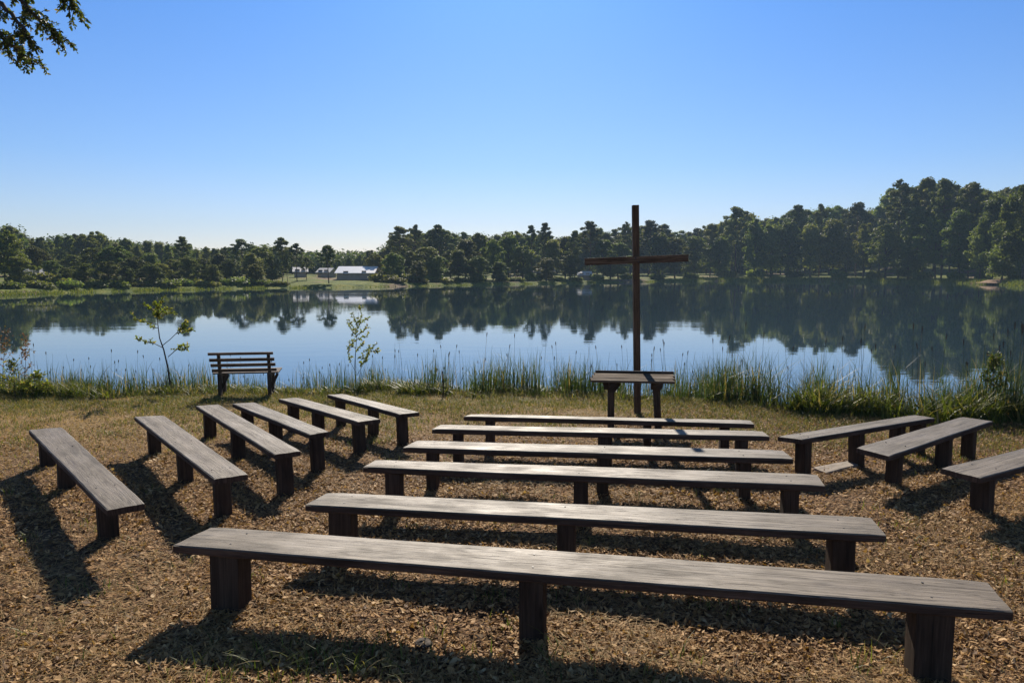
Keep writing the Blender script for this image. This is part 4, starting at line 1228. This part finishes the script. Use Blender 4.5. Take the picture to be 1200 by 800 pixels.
# flat slab lying under the right bench, dirt mound on the far right shore
c4 = [at(952, 550), at(1000, 541), at(1010, 546), at(968, 557)]
ctr = sum(c4, Vector()) / 4
me = plank_mesh('slab', [p - ctr for p in c4], 0.035, 0.05, 88)
o = link_mesh('slab', me, [plain_mat('pale_slab', (0.25, 0.21, 0.17), 0.85, 0.25, 12, 0.003)] * 2); o.location = ctr
tag(o, 'short flat pale slab lying in the leaves under the farthest right bench', 'slab')
def mound(px, off, w, d, h):
    dep = float(shore_dist(px)) + off
    n = 28
    u, v = np.meshgrid(np.linspace(-1, 1, n), np.linspace(-1, 1, n))
    q = np.clip(1 - (u ** 2 + v ** 2), 0, 1) ** 0.8
    x, y = u * w / 2, v * d / 2
    z = q * h * (0.75 + 0.6 * vnoise(x, y, 0.6, 3)) - 0.25
    i = np.arange(n * n).reshape(n, n)
    f = np.stack([i[:-1, :-1], i[:-1, 1:], i[1:, 1:], i[1:, :-1]], -1).reshape(-1, 4)
    o = link_mesh('dirt_mound', np_mesh('dirt_mound', np.stack([x, y, z], -1).reshape(-1, 3), f, smooth=True), M['soil'])
    o.location = ((px - CX) / F_PX * dep, dep, float(far_z(px, off)))
    return o
tag(mound(1176, 7, 11, 8, 0.8), 'brown bare dirt bank at the far waterline near the right edge', 'mound')

# stones in the litter
def rock(px, py, s, label, col):
    import bmesh
    bm = bmesh.new(); bmesh.ops.create_icosphere(bm, subdivisions=3, radius=1)
    rd = random.Random(int(px))
    ph = [rd.uniform(0, 6) for _ in range(4)]
    for v in bm.verts:
        k = 1 + 0.13 * math.sin(v.co.x * 3 + ph[0]) + 0.12 * math.sin(v.co.y * 4 + ph[1]) + 0.08 * math.sin(v.co.z * 6 + ph[2]) + 0.05 * math.sin(v.co.x * 9 + v.co.y * 7 + ph[3])
        v.co = Vector((v.co.x * s * 1.3 * k, v.co.y * s * k, v.co.z * s * 0.62 * k))
    me = bpy.data.meshes.new('stone'); bm.to_mesh(me); bm.free()
    o = link_mesh('stone', me, col); o.location = at(px, py) + Vector((0, 0, s * 0.25)); o.rotation_euler = (0, 0, rd.uniform(0, 3))
    tag(o, label, 'stone')
dark_stone = plain_mat('dark_stone', (0.07, 0.055, 0.045), 0.85, 0.4, 20, 0.004)
rock(497, 757, 0.05, 'dark stone in the leaves under the nearest bench, left of its middle leg', dark_stone)
rock(430, 582, 0.035, 'small dark stone on the leaves left of the fourth middle bench', dark_stone)

# ------------------------------------------------------------------ tree whose limb hangs into the top left corner
def overhang_tree():
    rn_ = np.random.default_rng(91); rd = random.Random(91)
    base = Vector((-9.6, 8.2, 0.0))
    root = empty('overhanging_tree', base)
    tag(root, 'leafy branch of a near tree hanging into the top left corner', 'tree')
    tr = [Vector((0, 0, -0.2)), Vector((0.1, 0, 2)), Vector((0.3, 0.05, 4)), Vector((0.4, 0.1, 6)), Vector((0.3, 0, 8)), Vector((0.35, 0, 9.5))]
    mb = MB(); mb.tube(tr, [0.24, 0.2, 0.17, 0.13, 0.08, 0.03], 10)
    mb.build('trunk', M['bark'], root, smooth=True)
    mb = MB(); segs = []
    def limb(pts, r):
        q = []
        for i in range(len(pts) - 1):      # Catmull-Rom, so limbs bend instead of kinking
            a, b, c, d = pts[max(i - 1, 0)], pts[i], pts[i + 1], pts[min(i + 2, len(pts) - 1)]
            for k in range(5):
                t = k / 5
                q.append(0.5 * ((2 * b) + (c - a) * t + (2 * a - 5 * b + 4 * c - d) * t * t + (3 * b - a - 3 * c + d) * t ** 3)
                         + Vector((rd.uniform(-1, 1), rd.uniform(-1, 1), rd.uniform(-1, 1))) * 0.012)
        pts = q + [pts[-1]]
        mb.tube(pts, [r * (1 - 0.8 * i / (len(pts) - 1)) for i in range(len(pts))], 6, cap=False)
    def twigs(pts, n, L, depth=1):
        for _ in range(n):
            k = rd.randrange(len(pts) - 1); a = pts[k].lerp(pts[k + 1], rd.random())
            dr = (pts[k + 1] - pts[k]).normalized() + Vector((rd.uniform(-.9, .9), rd.uniform(-.9, .9), rd.uniform(-.8, .35)))
            dr.normalize(); b = a + dr * L * rd.uniform(0.5, 1.2); m = a.lerp(b, 0.5) + Vector((0, 0, 0.02))
            mb.tube([a, m, b], [0.006, 0.004, 0.0015], 4, cap=False)
            segs.append((m, b))
            if depth: twigs([a, m, b], 3, L * 0.5, depth - 1)
    def W(px, py, Y): return at_y(px, py, Y) - base
    # limbs in view
    starts = [(tr[2].lerp(tr[3], 0.5), [W(-60, 0, 8.0), W(-10, 30, 7.9), W(12, 52, 7.9), W(36, 72, 7.9)], 22),
              (tr[3], [W(-70, -50, 8.2), W(0, -22, 8.1), W(35, 12, 8.0), W(68, 42, 8.0)], 30),
              (tr[3], [W(-60, -80, 8.3), W(30, -50, 8.2), W(66, -26, 8.2), W(88, 12, 8.2)], 22),
              (tr[2].lerp(tr[3], 0.7), [W(-60, -20, 7.7), W(-5, 2, 7.7), W(22, 26, 7.6), W(38, 50, 7.6)], 16)]
    for s, pts, k in starts:
        limb([s] + pts, 0.045)
        twigs(pts[1:], k, 0.18)
        segs.append((pts[-2], pts[-1]))
    # the rest of the crown, left of the frame
    for _ in range(34):
        z = rd.uniform(4.6, 9.2); an = rd.uniform(1.2, 5.4)
        a = tr[3] if z < 7 else tr[4]
        b = Vector((math.cos(an) * rd.uniform(1.2, 2.8) + 0.2, math.sin(an) * rd.uniform(1, 2.6), z))
        limb([a, a.lerp(b, 0.5) + Vector((0, 0, 0.2)), b], 0.04)
        twigs([a.lerp(b, 0.5), b], 9, 0.5)
    mb.build('branches', M['twig'], root, smooth=True)
    me = leaf_shape_mesh('foliage', *leaves_along(segs, 150, 0.042, rn_, 0.9, 0.25))
    link_mesh('foliage', me, M['branch_leaf'], root)
overhang_tree()

# ------------------------------------------------------------------ labels for trees and bushes, by their order along the far shore
ONES = ['', 'first', 'second', 'third', 'fourth', 'fifth', 'sixth', 'seventh', 'eighth', 'ninth', 'tenth', 'eleventh', 'twelfth', 'thirteenth', 'fourteenth', 'fifteenth', 'sixteenth', 'seventeenth', 'eighteenth', 'nineteenth']
TENS = {2: ('twentieth', 'twenty'), 3: ('thirtieth', 'thirty'), 4: ('fortieth', 'forty'), 5: ('fiftieth', 'fifty')}
def ordw(n):
    if n < 20: return ONES[n]
    t, o = divmod(n, 10)
    return TENS[t][0] if o == 0 else TENS[t][1] + ' ' + ONES[o]
LANDMARKS = [(421, 'the white roofed hall'), (745, 'the cross')]
def where(sorted_px, i):
    px = sorted_px[i]
    if px < 421: return ordw(sum(1 for q in sorted_px if px <= q < 421)) + ' left of the white roofed hall'
    if px < 745: return ordw(sum(1 for q in sorted_px if px <= q < 745)) + ' left of the cross'
    return ordw(sum(1 for q in sorted_px if 745 <= q <= px)) + ' right of the cross'
KD = {'pine': 'tall pine', 'oak': 'broad leafy tree', 'round': 'rounded leafy tree', 'tall': 'narrow leafy tree'}
for row, word, grp in (('waterside', 'at the water', 'trees along the far waterside'), ('back', 'on the slope behind', 'trees on the slope behind the far shore')):
    lst = sorted([t for t in TREES if t[3] == row], key=lambda t: t[2])
    pxl = [t[2] for t in lst]
    for i, (e, kind, px, r_, desc, h) in enumerate(lst):
        tag(e, f"{KD[kind]} {word}, {where(pxl, i)}", 'tree', grp)
bushes.sort(key=lambda b: b[1])
pxl = [b[1] for b in bushes]
for i, (o, px) in enumerate(bushes):
    tag(o, f"low green bush at the far waterline, {where(pxl, i)}", 'bush', 'bushes along the far waterline')

# ------------------------------------------------------------------ haze over the lake
m, nt, out = new_mat('haze_air')
v = N(nt, 'ShaderNodeVolumePrincipled', Density=0.0003, Anisotropy=0.0)
v.inputs['Color'].default_value = (0.55, 0.78, 1.0, 1)
nt.links.new(v.outputs[0], out.inputs['Volume'])
mb = MB(); mb.box((0, 420, 38.0), (3600, 1500, 84))
tag(mb.build('haze', m), 'thin pale haze in the air over the lake', 'haze', kind='stuff')
